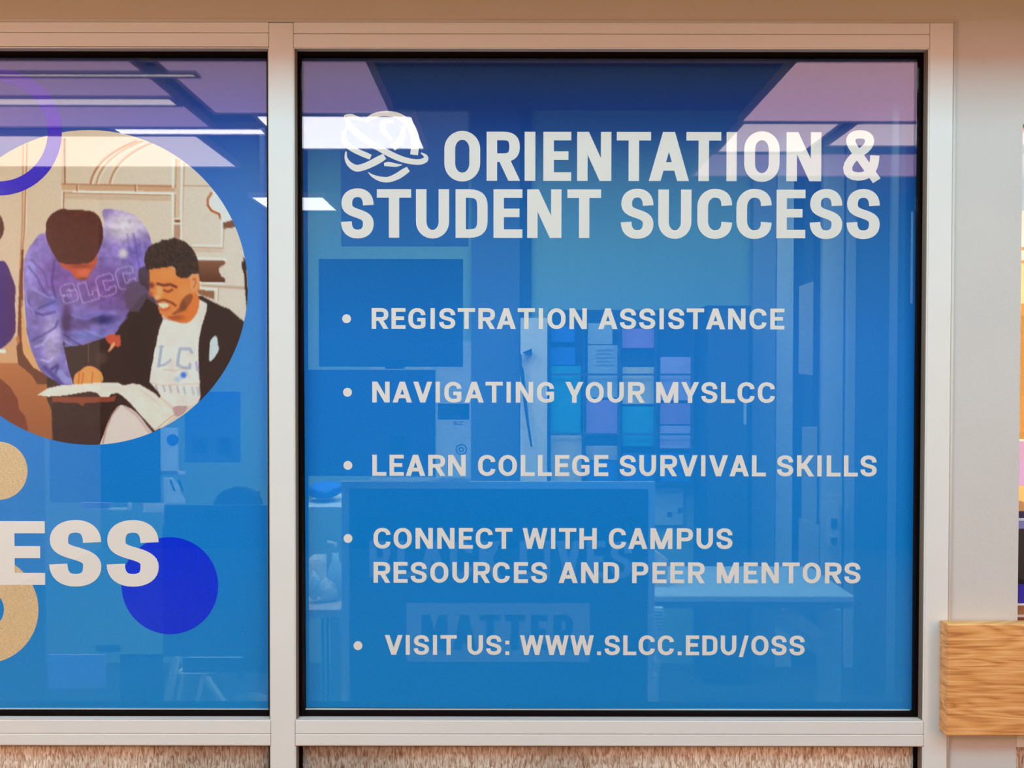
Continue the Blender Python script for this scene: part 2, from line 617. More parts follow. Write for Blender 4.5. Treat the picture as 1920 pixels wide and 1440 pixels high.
    if ch == 'S':
        u = lambda x, y: (l + (r - l) * x, bt + (tp - bt) * y)
        pts = path((u(1, .70), u(1, .89), u(.82, 1), u(.52, 1)), (u(.52, 1), u(.2, 1), u(.02, .90), u(.02, .745)),
                   (u(.02, .745), u(.02, .60), u(.18, .555), u(.5, .5)), (u(.5, .5), u(.84, .44), u(1, .39), u(1, .255)),
                   (u(1, .255), u(1, .09), u(.82, 0), u(.5, 0)), (u(.5, 0), u(.18, 0), u(0, .11), u(0, .30)))
        return ribbon(pts, tx, ty)
    if ch == '&':
        u = lambda x, y: (w * x, y)
        pts = path((u(.90, 0), u(.3, .62)), (u(.3, .62), u(.12, .80), u(.18, 1 - ty / 2), u(.45, 1 - ty / 2)),
                   (u(.45, 1 - ty / 2), u(.78, 1 - ty / 2), u(.78, .70), u(.48, .57)), (u(.48, .57), u(.0, .36), u(.02, ty / 2), u(.40, ty / 2)),
                   (u(.40, ty / 2), u(.72, ty / 2), u(.84, .25), u(.84, .50)))
        return ribbon(pts, tx * .86, ty)
    return []


ADV = dict(A=(15, 1350, 1379), B=(116, 1120, 1314), C=(77, 1195, 1340), D=(116, 1120, 1311), E=(116, 985, 1145),
           G=(77, 1195, 1396), H=(116, 1215, 1449), I=(152, 300, 606), K=(116, 1180, 1293), L=(116, 965, 1111),
           M=(116, 1548, 1784), N=(116, 1212, 1446), O=(77, 1268, 1421), P=(116, 1130, 1320), R=(116, 1165, 1300),
           S=(66, 1130, 1263), T=(30, 1210, 1270), U=(100, 1152, 1352), V=(8, 1320, 1338), W=(25, 1740, 1790),
           Y=(5, 1255, 1266), Z=(50, 1140, 1240))
ADV.update({'/': (10, 740, 790), ':': (150, 290, 560), '.': (150, 290, 560), ' ': (0, 0, 510), '&': (60, 1330, 1400)})


def put(mb, ch, x0, x1, y0, y1, tx, ty, Y):
    """one character in the picture box x0..x1, y0 (top) .. y1 (baseline)"""
    h = y1 - y0
    for i_, pg in enumerate(glyph(ch, (x1 - x0) / h, tx, ty)):
        pts = [(PX(x0 + p[0] * h, Y), PZ(y1 - p[1] * h, Y)) for p in pg]
        mb.poly(pts, Y - 6e-6 * i_)


def line_of_text(s, x0, x1, y0, y1, parent, Y, m, tx=.215, ty=.178, name=None, cond=1.0):
    h = y1 - y0
    sc = h / 1456.0
    full, sc = sc, sc * cond
    adv = [ADV[c_][2] * sc for c_ in s]
    nat = sum(adv) - ADV[s[0]][0] * sc - (ADV[s[-1]][2] - ADV[s[-1]][0] - ADV[s[-1]][1]) * sc
    tr = ((x1 - x0) - nat) / (len(s) - 1)
    x = x0 - ADV[s[0]][0] * sc
    mb = MB()
    for c_, a in zip(s, adv):
        if c_ != ' ':
            lx = x + ADV[c_][0] * sc
            put(mb, c_, lx, lx + ADV[c_][1] * sc, y0, y1, tx, ty, Y)
            if name is None:
                mb.build('letter', m, parent)
                mb = MB()
        x += a + tr
    return mb.build(name, m, parent) if name else None


def disc(mb, cx, cy, r, Y, r_in=0.0, n=64):
    if r_in <= 0:
        mb.poly([(PX(cx + r * math.cos(a), Y), PZ(cy + r * math.sin(a), Y)) for a in [2 * math.pi * i / n for i in range(n)]], Y)
    else:
        for i in range(n):
            a, b = 2 * math.pi * i / n, 2 * math.pi * (i + 1) / n
            mb.poly([(PX(cx + q * math.cos(t), Y), PZ(cy + q * math.sin(t), Y)) for q, t in ((r_in, a), (r, a), (r, b), (r_in, b))], Y)
    return mb


# ------------------------------------------------------------------ right-hand window graphic
FY = GY + 0.0072                # film lies on the back of the glass
gr = empty('window_graphic', (PX(1140, FY), FY, PZ(1328, FY)),
           'blue perforated window film with white logo and five bulleted lines, right of the steel mullion', 'window sign')
fm = MB()
fm.poly([(PX(573, FY), PZ(1327, FY)), (PX(1714.5, FY), PZ(1330, FY)), (PX(1717, FY), PZ(101, FY)), (PX(568, FY), PZ(101, FY))], FY)
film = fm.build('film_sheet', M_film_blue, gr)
TY = FY - 0.0002
heads = [('O', 833, 900), ('R', 912, 974), ('I', 983, 1003), ('E', 1018, 1070), ('N', 1081, 1145), ('T', 1155, 1219),
         ('A', 1215, 1290), ('T', 1285, 1350), ('I', 1360, 1379), ('O', 1393, 1459), ('N', 1472, 1537)]
for ch, a, b in heads:
    mb = MB()
    o_ = 1.5 if ch == 'O' else 0
    put(mb, ch, a, b, 247 - o_, 339 + o_, .213, .175, TY)
    mb.build('letter', M_white, gr)
mb = MB()
put(mb, '&', 1578, 1648, 243, 338, .21, .165, TY)
mb.build('letter', M_white, gr)
for ch, a, b in [('S', 640, 701), ('T', 707, 771), ('U', 780, 842), ('D', 854, 914), ('E', 925, 979), ('N', 988, 1052), ('T', 1063, 1126),
                 ('S', 1163, 1224), ('U', 1233, 1295), ('C', 1306, 1371), ('C', 1379, 1445), ('E', 1454, 1508), ('S', 1516, 1577), ('S', 1585, 1647)]:
    mb = MB()
    o_ = 1.5 if ch in 'SCU' else 0
    put(mb, ch, a, b, 355 - o_ * (ch != 'U'), 446 + o_, .213, .175, TY)
    mb.build('letter', M_white, gr)
for s, a, b, y0, y1 in [('REGISTRATION ASSISTANCE', 697, 1470, 578, 617), ('NAVIGATING YOUR MYSLCC', 698, 1453, 716, 755),
                        ('LEARN COLLEGE SURVIVAL SKILLS', 698, 1645, 853, 892.5), ('CONNECT WITH CAMPUS', 700, 1375, 990, 1029),
                        ('RESOURCES AND PEER MENTORS', 700, 1616, 1054, 1093), ('VISIT US: WWW.SLCC.EDU/OSS', 721, 1512, 1191, 1228)]:
    line_of_text(s, a, b, y0, y1, gr, TY, M_white)
for cx, cy in ((650, 598), (651.5, 736), (652, 873), (652, 1010), (670.5, 1211)):
    disc(MB(), cx, cy, 8.3, TY, n=28).build('bullet', M_white, gr)

# globe-like emblem of crossing swooshes
em = MB()


def crspline(pts, n=6):
    out = []
    P_ = [pts[0]] + list(pts) + [pts[-1]]
    for i in range(1, len(P_) - 2):
        p0, p1, p2, p3 = P_[i - 1:i + 3]
        for k in range(n):
            t = k / n
            out.append(tuple(0.5 * ((2 * b) + (-a + c_) * t + (2 * a - 5 * b + 4 * c_ - d) * t * t + (-a + 3 * b - 3 * c_ + d) * t ** 3)
                             for a, b, c_, d in zip(p0, p1, p2, p3)))
    out.append(tuple(pts[-1]))
    return out


for band in ([(262, 262, 40), (320, 400, 85), (450, 540, 100), (640, 680, 105), (820, 790, 105), (1000, 890, 105), (1180, 970, 102), (1350, 1015, 95), (1500, 1025, 95), (1600, 985, 90), (1600, 925, 60), (1525, 872, 18)],
             [(235, 255, 40), (340, 255, 80), (450, 285, 62), (565, 320, 20)],
             [(585, 345, 50), (700, 262, 85), (850, 215, 85), (1000, 212, 90), (1150, 250, 100), (1280, 340, 120), (1370, 450, 130), (1420, 600, 138), (1425, 750, 135), (1408, 905, 130)],
             [(300, 440, 20), (225, 540, 50), (240, 680, 85), (350, 790, 95), (480, 860, 95), (600, 912, 95), (680, 945, 85)],
             [(265, 850, 24), (265, 960, 50), (320, 1060, 85), (430, 1130, 112), (560, 1110, 115), (700, 1050, 120), (830, 980, 120), (915, 930, 100)],
             [(905, 1070, 50), (980, 1062, 75), (1100, 1080, 58), (1208, 1074, 10)],
             [(636, 1200, 10), (720, 1265, 50), (850, 1315, 85), (980, 1322, 95), (1120, 1270, 110), (1230, 1200, 112), (1312, 1145, 90)],
             [(1055, 350, 26), (950, 335, 60), (880, 390, 85), (890, 480, 75), (950, 570, 62), (1045, 655, 30)],
             [(1235, 420, 40), (1225, 540, 92), (1190, 640, 108), (1120, 730, 112), (1050, 790, 112)]):
    q = crspline(band)
    pts = [(620 + a / 9, 190 + b / 9) for a, b, _ in q]
    for pg in ribbon(pts, 0, 0, widths=[max(c_, 4) / 9 for _, _, c_ in q]):
        em.poly([(PX(a, TY), PZ(b, TY)) for a, b in pg], TY)
tag(em.build('emblem', M_white, gr), 'white emblem of crossing swooshes')

# ------------------------------------------------------------------ left-hand window graphic
gl_ = empty('window_graphic', (PX(200, FY), FY, PZ(1328, FY)),
            'blue window film with round photograph of students, left of the steel mullion', 'window sign')
box_l = MB().poly([(PX(-420, FY), PZ(1330, FY)), (PX(505, FY), PZ(1330, FY)), (PX(503, FY), PZ(99, FY)), (PX(-420, FY), PZ(99, FY))], FY)
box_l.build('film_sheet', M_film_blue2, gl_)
tag(disc(MB(), 316.5, 1099, 91, FY - .0004, n=96).build('printed_circle', M_royal, gl_), 'royal blue printed circle')
tag(disc(MB(), -4, 884, 54.5, FY - .0004, n=64).build('printed_circle', M_tan, gl_), 'tan printed circle')
tag(disc(MB(), -32, 1144, 101, FY - .0004, 36, n=96).build('printed_ring', M_tan, gl_), 'tan printed ring')
for ch, a, b, y0, y1 in [('E', -8, 82, 978.5, 1098), ('S', 90, 188, 976, 1101), ('S', 198, 296, 976, 1101)]:
    mb = MB()
    put(mb, ch, a, b, y0, y1, .275, .19, FY - .0008)
    mb.build('letter', M_white, gl_)


# --- the round printed photograph, painted onto a fine grid of vertex colours
def photo_disc():
    CX, CY, RR = 170.0, 540.0, 295.0
    NR, NC = 470, 470
    t = np.linspace(-1, 1, NR)
    rows = CY + RR * np.sin(t * math.pi / 2) * 1.0
    half = np.sqrt(np.maximum(RR ** 2 - (rows - CY) ** 2, 1e-6))
    u = np.linspace(-1, 1, NC)
    X = CX + half[:, None] * u[None, :]
    Yp = np.repeat(rows[:, None], NC, 1)
    img = np.zeros((NR, NC, 3)) + np.array([204, 184, 160.])
    rng = np.random.RandomState(4)

    def vnoise(sx, sy, seed):
        r = np.random.RandomState(seed)
        G = r.rand(90, 90)
        gx = (X + 200) / sx
        gy = (Yp - 200) / sy
        ix, iy = np.floor(gx).astype(int) % 89, np.floor(gy).astype(int) % 89
        fx, fy = gx - np.floor(gx), gy - np.floor(gy)
        fx, fy = fx * fx * (3 - 2 * fx), fy * fy * (3 - 2 * fy)
        return (G[iy, ix] * (1 - fx) * (1 - fy) + G[iy, ix + 1] * fx * (1 - fy) + G[iy + 1, ix] * (1 - fx) * fy + G[iy + 1, ix + 1] * fx * fy)

    def inside(pts):
        m = np.zeros(X.shape, bool)
        n = len(pts)
        for i in range(n):
            x0, y0 = pts[i]
            x1, y1 = pts[(i + 1) % n]
            if y0 == y1: continue
            c_ = ((y0 > Yp) != (y1 > Yp)) & (X < (x1 - x0) * (Yp - y0) / (y1 - y0) + x0)
            m ^= c_
        return m

    def closed_cr(pts, n=5):
        k = len(pts)
        out = []
        for i in range(k):
            p0, p1, p2, p3 = pts[(i - 1) % k], pts[i], pts[(i + 1) % k], pts[(i + 2) % k]
            for j in range(n):
                tt = j / n
                out.append(tuple(0.5 * ((2 * b) + (-a + c_) * tt + (2 * a - 5 * b + 4 * c_ - d) * tt * tt + (-a + 3 * b - 3 * c_ + d) * tt ** 3)
                                 for a, b, c_, d in zip(p0, p1, p2, p3)))
        return out

    def fill(pts, col, alpha=1.0, smooth=True, col2=None, axis=None):
        m = inside(closed_cr(pts) if smooth else pts)
        c_ = np.array(col, float)
        if col2 is not None:
            (ax, ay), (bx, by) = axis
            s = np.clip(((X - ax) * (bx - ax) + (Yp - ay) * (by - ay)) / ((bx - ax) ** 2 + (by - ay) ** 2), 0, 1)[..., None]
            c_ = (1 - s) * c_ + s * np.array(col2, float)
            img[m] = img[m] * (1 - alpha) + c_[m] * alpha
        else:
            img[m] = img[m] * (1 - alpha) + c_ * alpha
        return m

    def line(pts, wd, col, alpha=1.0, soft=0.8):
        best = np.full(X.shape, 1e9)
        for (x0, y0), (x1, y1) in zip(pts, pts[1:]):
            dx, dy = x1 - x0, y1 - y0
            l2 = dx * dx + dy * dy or 1
            s = np.clip(((X - x0) * dx + (Yp - y0) * dy) / l2, 0, 1)
            best = np.minimum(best, np.hypot(X - x0 - s * dx, Yp - y0 - s * dy))
        a = (np.clip((wd / 2 + soft - best) / (2 * soft), 0, 1) * alpha)[..., None]
        img[:] = img * (1 - a) + np.array(col, float) * a

    def blob(cx, cy, rx, ry, col, alpha=1.0, mask=None):
        d = np.sqrt(((X - cx) / rx) ** 2 + ((Yp - cy) / ry) ** 2)
        a = np.clip(1.2 - d, 0, 1)
        a = a * a * (3 - 2 * a) * alpha
        if mask is not None: a = a * mask
        img[:] = img * (1 - a[..., None]) + np.array(col, float) * a[..., None]

    # background wall, lighter on the right, with panelling and shelves
    s = np.clip((X - 0) / 450, 0, 1)[..., None]
    img[:] = (1 - s) * np.array([200, 172, 140.]) + s * np.array([203, 190, 174.])
    BR, LT = (160, 98, 58), (232, 216, 196)
    line([(52, 262), (50, 420), (42, 480), (38, 560)], 4, (226, 200, 170))
    line([(47, 262), (44, 420), (37, 540)], 2.6, (170, 112, 74), .8)
    line([(54, 262), (48, 430), (44, 470)], 2.4, BR)
    fill([(42, 470), (46, 470), (44, 560), (43, 650), (60, 680), (90, 700), (92, 722), (60, 690), (34, 650), (33, 640), (37, 540)], (118, 58, 26), smooth=False)
    line([(124, 262), (124, 345)], 3.4, BR)
    line([(119, 262), (119, 345)], 2, (178, 140, 108), .6)
    line([(118, 346), (420, 350)], 2, BR, .6)
    fill([(118, 346), (330, 350), (330, 360), (118, 357)], (190, 148, 112), smooth=False)
    line([(118, 346.5), (330, 351)], 1.6, BR, .8)
    line([(140, 361), (326, 364)], 3, (238, 228, 212))
    line([(120, 363), (322, 367)], 1.8, BR)
    fill([(122, 366), (322, 369), (322, 378), (122, 374)], (186, 150, 118), .6, smooth=False)
    line([(119, 360), (118, 398)], 1.6, LT)
    line([(122, 362), (121, 392)], 2.2, BR)
    for x in (147, 256):
        line([(x, 348), (x, 359)], 3, BR)
        line([(x + 2, 348), (x + 2, 359)], 1.5, LT, .8)
    # arcs
    for rr_, w_ in ((0, 4), (11, 2.4), (36, 3)):
        pts = [(172 + rr_ + 22 * a + 64 * a * a, 344 - 100 * a + 22 * a * a) for a in np.linspace(0, 1, 12)]
        line(pts, w_, (168, 104, 62), .85)
        line([(a + 4, b + 2) for a, b in pts], 1.8, (226, 206, 182), .8)
    line([(332, 300), (331, 352)], 2.2, BR, .8)
    line([(327, 300), (326, 352)], 3.5, LT)
    fill([(333, 300), (341, 300), (338, 420), (330, 420)], (198, 170, 142), smooth=False)
    line([(347, 306), (341, 450)], 2, BR, .8)
    line([(343.5, 306), (340, 450)], 4, (228, 216, 200))
    line([(326, 366), (326, 450)], 4, (226, 210, 192))
    line([(330, 366), (328, 450)], 1.8, BR, .9)
    fill([(328, 412), (340, 412), (339, 450), (328, 450)], (170, 130, 104), smooth=False)
    line([(328, 411), (339, 411)], 2, (240, 230, 216))
    line([(328, 420), (339, 420)], 3, (236, 224, 210))
    fill([(330, 414), (338, 414), (338, 418), (330, 418)], (110, 58, 34), smooth=False)
    # light hook shape top right
    fill([(398, 362), (408, 356), (470, 430), (440, 414), (418, 418), (417, 402), (402, 398), (394, 386), (392, 374)], (222, 212, 200), smooth=False)
    line([(398, 363), (391, 374), (391, 386), (398, 396), (412, 402), (415, 411)], 4, (166, 84, 40))
    fill([(418, 419), (440, 412), (460, 424), (419, 430)], (120, 74, 52), smooth=False)
    line([(417, 404), (418, 464)], 3.5, (232, 222, 210))
    line([(421, 426), (419, 466)], 2, (170, 120, 88), .8)
    line([(362, 464.5), (418, 466)], 2, (172, 124, 92), .9)
    line([(364, 461), (416, 462)], 2.5, (232, 222, 210), .8)
    fill([(364, 468), (418, 469), (418, 474), (366, 474)], (190, 158, 130), .6, smooth=False)
    line([(374, 485.5), (424, 487)], 3, (236, 228, 216))
    fill([(370, 488), (424, 490), (423, 496), (412, 502), (411, 510), (416, 519), (423, 523), (422, 531), (374, 529)], (128, 80, 56), smooth=False,
         col2=(92, 50, 30), axis=((0, 490), (0, 530)))
    line([(376, 531), (420, 533)], 3, (236, 226, 214))
    line([(380, 536), (462, 541)], 5, (176, 140, 112), .8)
    line([(376, 541), (408, 543), (408, 566)], 4, (228, 216, 200))
    fill([(370, 544), (402, 546), (402, 562), (372, 552)], (140, 92, 62), smooth=False)
    line([(410, 542), (409, 566)], 1.6, (170, 128, 98))
    # dark edge at the far right of the circle
    fill([(457, 482), (462, 490), (464, 520), (466, 560), (463, 580), (461, 560), (458, 515), (454, 500), (454, 492), (457, 490)], (62, 34, 24), smooth=False)
    # person cut off at the left
    fill([(-60, 395), (-10, 394), (4, 408), (9, 422), (9, 436), (2, 450), (-20, 470), (-60, 470)], (86, 38, 24))
    fill([(-70, 505), (0, 491), (14, 497), (22, 516), (30, 540), (29, 570), (30, 600), (28, 628), (10, 650), (-20, 666), (-70, 670)], (50, 22, 110),
         col2=(72, 26, 84), axis=((-10, 0), (32, 0)))
    # brown furniture lower left
    fill([(-140, 678), (0, 655), (10, 655), (36, 628), (40, 660), (60, 684), (90, 705), (98, 740), (98, 830), (-140, 830)], (176, 108, 56),
         col2=(150, 86, 44), axis=((0, 650), (0, 800)), smooth=False)
    fill([(-140, 655), (4, 657), (30, 632), (36, 660), (50, 682), (-140, 680)], (196, 148, 104), smooth=False)
    fill([(40, 640), (46, 660), (62, 684), (88, 706), (92, 722), (70, 722), (60, 705), (34, 684), (31, 650)], (104, 56, 30), smooth=False)
    fill([(41, 560), (47, 600), (52, 640), (64, 670), (84, 700), (90, 706), (62, 690), (44, 664), (41, 640)], (204, 152, 96), smooth=False)
    fill([(-60, 700), (0, 710), (20, 728), (33, 750), (36, 770), (46, 780), (52, 808), (20, 830), (-60, 800)], (112, 50, 24), .9, smooth=False)
    line([(-20, 657), (8, 660)], 7, (232, 218, 196))
    # dark middle ground
    dk = fill([(100, 560), (232, 520), (290, 560), (300, 600), (300, 840), (98, 840), (96, 770), (88, 750), (88, 706), (100, 650)], (60, 34, 24), smooth=False)
    # sweatshirt of the standing person
    body = fill([(88, 438), (70, 448), (52, 474), (46, 500), (46, 540), (48, 580), (52, 630), (64, 670), (80, 700), (112, 720), (124, 728), (138, 718), (140, 700),
                 (126, 672), (121, 640), (120, 650), (140, 652), (156, 648), (180, 640), (214, 628), (226, 612), (240, 590), (262, 560), (286, 540),
                 (290, 500), (284, 450), (272, 425), (252, 404), (222, 395), (194, 396), (190, 430)], (140, 112, 170), smooth=True,
                col2=(112, 98, 158), axis=((0, 420), (0, 640)))
    bm_ = body.astype(float)
    n1 = vnoise(14, 9, 1) * .6 + vnoise(6, 5, 2) * .4
    # broad shading: pale shoulder, deep violet chest
    blob(235, 425, 55, 38, (204, 188, 192), .95, bm_)
    blob(120, 520, 55, 60, (112, 70, 138), .75, bm_)
    blob(190, 540, 60, 55, (114, 66, 128), .75, bm_)
    blob(250, 560, 40, 50, (98, 58, 96), .7, bm_)
    blob(60, 500, 14, 50, (150, 136, 196), .7, bm_)
    blob(75, 470, 22, 22, (138, 116, 182), .8, bm_)
    blob(98, 640, 24, 60, (172, 156, 194), .85, bm_)
    blob(100, 570, 22, 24, (106, 98, 170), .7, bm_)
    blob(126, 600, 14, 44, (64, 34, 74), .85, bm_)
    blob(150, 610, 30, 16, (80, 50, 100), .7, bm_)
    blob(165, 590, 40, 10, (108, 96, 166), .5, bm_)
    blob(190, 600, 36, 12, (44, 32, 84), .8, bm_)
    blob(165, 630, 45, 14, (112, 112, 184), .8, bm_)
    blob(260, 480, 26, 40, (112, 92, 168), .6, bm_)
    img[body] *= (0.82 + 0.36 * n1[body])[..., None]
    for pts, w_, c_, a in [
            ([(54, 500), (70, 520), (82, 545), (96, 560)], 3, (70, 56, 128), .8), ([(60, 488), (84, 512), (92, 540)], 3, (84, 66, 140), .7),
            ([(52, 560), (60, 585), (80, 592), (104, 586)], 3.5, (60, 48, 116), .9), ([(66, 545), (90, 558), (104, 560)], 3, (164, 150, 208), .7),
            ([(72, 580), (86, 574), (104, 566)], 4, (64, 62, 124), .8), ([(48, 540), (52, 570), (64, 588)], 4, (150, 134, 204), .8),
            ([(60, 640), (80, 630), (104, 616), (110, 602)], 3.5, (70, 56, 122), .9), ([(66, 652), (80, 646), (104, 620)], 4, (176, 168, 216), .7),
            ([(78, 676), (92, 680), (100, 672)], 3, (196, 186, 220), .8), ([(96, 694), (108, 686), (106, 700)], 5, (56, 44, 118), .9),
            ([(84, 690), (102, 708), (114, 722)], 8, (68, 50, 128), .8), ([(126, 680), (136, 692), (138, 710)], 6, (170, 166, 216), .8),
            ([(112, 700), (124, 715), (134, 716)], 12, (146, 144, 200), .8), ([(120, 628), (140, 642), (156, 650)], 3, (58, 44, 100), .8),
            ([(122, 640), (136, 650), (150, 652)], 4, (140, 144, 204), .8), ([(136, 592), (160, 600), (190, 590)], 4, (124, 116, 190), .7),
            ([(160, 620), (190, 632), (212, 626)], 4, (134, 134, 196), .7), ([(206, 612), (228, 606), (238, 596)], 4, (118, 100, 168), .7),
            ([(104, 490), (98, 530), (106, 560)], 4, (70, 44, 110), .7), ([(240, 440), (246, 480)], 3, (96, 76, 150), .5),
            ([(252, 440), (262, 500)], 4, (88, 66, 142), .5), ([(268, 440), (270, 490)], 3, (150, 136, 190), .5)]:
        line(pts, w_, c_, a * .9, 1.3)
    # head bent down: hair and face
    fill([(112, 488), (118, 470), (176, 470), (184, 484), (180, 500), (168, 514), (164, 525), (150, 526), (140, 520), (134, 510), (118, 502)], (184, 78, 46))
    blob(158, 512, 16, 12, (202, 92, 58))
    blob(152, 500, 30, 6, (130, 52, 34), .7)
    blob(156, 524, 12, 4, (96, 62, 44), .8)
    hair = fill([(88, 430), (89, 418), (95, 407), (104, 399), (118, 393), (134, 395), (146, 394), (163, 396), (178, 399), (189, 410), (194, 428), (195, 446),
                 (190, 464), (184, 478), (172, 492), (150, 496), (124, 496), (112, 492), (104, 482), (98, 470), (90, 452), (88, 440)], (84, 38, 24))
    img[hair] *= (0.85 + 0.3 * vnoise(3, 3, 7)[hair])[..., None]
    # lettering across the chest, outlined letters
    def T_(pts, ox, oy, ang, sc):
        ca, sa = math.cos(ang), math.sin(ang)
        return [(ox + sc * (x * ca + y * sa), oy + sc * (x * sa * 1.0 - y * ca)) for x, y in pts]
    WL = (196, 176, 206)
    ang = math.radians(-17)
    outl = {
        'S': [(0.95, .62), (.95, .85), (.8, 1), (.2, 1), (0, .85), (0, .5), (.6, .42), (.6, .3), (.4, .3), (.38, .42), (.02, .42), (.02, .12), (.18, 0), (.85, 0), (1, .15), (1, .55), (.42, .62), (.42, .72), (.6, .72), (.6, .62), (.95, .62)],
        'L': [(0, 1), (.5, 1), (.5, .3), (.75, .3), (.75, .45), (1.05, .45), (1.05, 0), (0, 0), (0, 1)],
        'C': [(1, .66), (1, .88), (.85, 1), (.2, 1), (0, .85), (0, .15), (.18, 0), (.85, 0), (1, .15), (1, .36), (.62, .36), (.62, .26), (.4, .26), (.4, .74), (.62, .74), (.62, .66), (1, .66)]}
    for ch, ox, oy, sc in [('S', 121, 572, 29), ('L', 156, 570, 31), ('C', 189, 560, 33), ('C', 226, 546, 33)]:
        q = [(x * 1.02, y * 1.15) for x, y in outl[ch]]
        line([(ox + sc * (x * math.cos(ang)) + y * 0 - sc * 0.28 * y, oy + sc * x * math.sin(ang) - sc * y) for x, y in q], 1.3, WL, .85, .6)
    blob(232, 476, 11, 12, (206, 196, 186), .9)
    # dark trousers, hand of the standing person
    fill([(120, 652), (156, 648), (214, 630), (226, 615), (246, 592), (268, 566), (300, 590), (300, 720), (140, 730), (128, 690)], (58, 34, 26), smooth=False)
    n2 = vnoise(9, 7, 9)
    fill([(197, 632), (206, 628), (226, 629), (227, 648), (222, 652), (216, 650), (206, 660), (202, 662), (208, 648), (200, 640)], (186, 78, 52), smooth=False)
    fill([(213, 642), (217, 646), (210, 656), (202, 661)], (226, 158, 100), smooth=False)
    blob(190, 672, 16, 16, (98, 66, 58), .6)
    line([(166, 642), (166, 680)], 1.2, (150, 120, 90), .7)
    # collar and hood between the two
    fill([(238, 540), (268, 528), (300, 560), (292, 580), (262, 585), (240, 580)], (88, 66, 84), .8)
    # sitting person : jacket
    jk = fill([(252, 600), (276, 560), (298, 575), (306, 600), (300, 640), (290, 700), (296, 736), (286, 738), (270, 726), (250, 716), (236, 720), (228, 700), (230, 640)],
              (56, 32, 24), smooth=False)
    jr = fill([(366, 555), (380, 556), (398, 566), (416, 575), (430, 580), (448, 596), (461, 606), (462, 640), (440, 690), (400, 740), (370, 790), (374, 740), (372, 650),
               (376, 620), (384, 596), (386, 585)], (58, 32, 24), smooth=False)
    blob(300, 640, 14, 60, (66, 38, 28), .5)
    # shirt
    sh = fill([(306, 600), (318, 602), (345, 608), (362, 600), (372, 580), (374, 562), (389, 570), (388, 584), (383, 598), (378, 615), (373, 640), (371, 690), (375, 718),
               (374, 722), (376, 745), (374, 750), (360, 762), (325, 764), (300, 742), (296, 735), (280, 717), (284, 690), (292, 650), (299, 618)], (214, 204, 192), smooth=False)
    img[sh] *= (0.95 + 0.08 * vnoise(18, 22, 11)[sh])[..., None]
    BL = (146, 158, 176)
    line([(303, 651), (298, 685)], 5.5, BL, .9)
    line([(296, 688), (310, 684), (320, 676)], 4, BL, .9)
    line([(298, 651), (308, 650)], 2.5, BL, .8)
    line([(360, 662), (356, 655), (338, 655), (335, 668), (333, 685), (342, 690), (356, 691), (356, 684)], 5.5, BL, .85)
    line([(368, 680), (370, 695)], 4, (140, 140, 196), .8)
    line([(284, 718), (302, 724), (330, 722), (374, 720)], 1.6, (186, 156, 132), .6)
    line([(306, 694), (330, 696), (348, 690), (356, 710)], 1.4, (168, 140, 124), .6)
    blob(344, 704, 8, 8, (52, 98, 196), .95)
    blob(333, 712, 9, 7, (150, 178, 194), .8)
    for i, x in enumerate((292, 306, 318, 332, 344, 360, 370)):
        line([(x, 724 + i * .6), (x + 3, 733 + i * 1.4)], 3 + (i > 3), (150, 142, 160) if i < 4 else (150, 168, 180), .75)
    # patch on the jacket
    fill([(397, 636), (402, 631), (407, 632), (409, 645), (411, 655), (407, 664), (400, 674), (394, 678), (392, 672), (393, 656), (394, 644)], (186, 198, 196))
    # neck
    fill([(316, 598), (330, 604), (348, 607), (362, 599), (372, 582), (374, 562), (366, 548), (352, 566), (330, 586), (306, 590)], (206, 110, 48))
    blob(330, 596, 22, 8, (150, 66, 34), .7)
    # head of the sitting person
    fill([(281, 500), (296, 505), (320, 501), (352, 520), (372, 524), (375, 532), (374, 545), (366, 549), (358, 562), (350, 578), (335, 590), (316, 594), (304, 592), (298, 582),
          (297, 574), (295, 566), (289, 558), (283, 548), (278, 530)], (216, 124, 62))
    blob(318, 514, 26, 12, (226, 134, 66), .8)
    blob(300, 545, 8, 16, (236, 158, 100), .8)
    blob(296, 558, 6, 6, (238, 170, 118), .8)
    blob(348, 548, 16, 16, (228, 132, 70), .8)
    blob(312, 580, 14, 9, (206, 108, 52), .8)
    fill([(344, 560), (356, 552), (362, 556), (356, 572), (344, 584), (330, 590), (322, 590), (336, 578)], (120, 60, 34), .75)
    blob(344, 575, 9, 12, (108, 54, 32), .6)
    line([(296, 533), (308, 536), (320, 534), (331, 539)], 5, (106, 46, 28), .95)
    line([(308, 545), (316, 548), (324, 544)], 4, (120, 50, 28), .9)
    blob(284, 536, 9, 8, (110, 48, 34), .9)
    blob(284, 552, 6, 7, (186, 82, 58), .8)
    line([(296, 566), (308, 563), (322, 568), (330, 574)], 4.5, (128, 60, 34), .95)
    fill([(298, 570), (316, 571), (314, 577), (304, 578)], (232, 200, 172))
    line([(299, 581), (310, 583), (320, 577)], 2.4, (168, 74, 44), .8)
    # ear
    fill([(358, 520), (364, 514), (372, 517), (375, 526), (372, 538), (366, 548), (360, 546), (357, 534)], (222, 140, 84))
    line([(362, 526), (366, 522), (368, 530), (364, 540)], 2.4, (170, 82, 44), .9)
    # hair
    h2 = fill([(272, 490), (274, 476), (280, 464), (290, 458), (300, 455), (306, 450), (316, 450), (328, 447), (336, 450), (346, 453), (356, 461), (366, 474), (372, 490),
               (374, 505), (372, 514), (362, 514), (356, 520), (346, 523), (338, 521), (331, 516), (330, 506), (324, 501), (306, 503), (284, 506), (276, 508)], (62, 40, 30))
    img[h2] *= (0.75 + 0.55 * vnoise(2.5, 2.5, 5)[h2])[..., None]
    fill([(262, 505), (280, 505), (280, 545), (274, 540), (262, 530)], (64, 44, 46), .8)
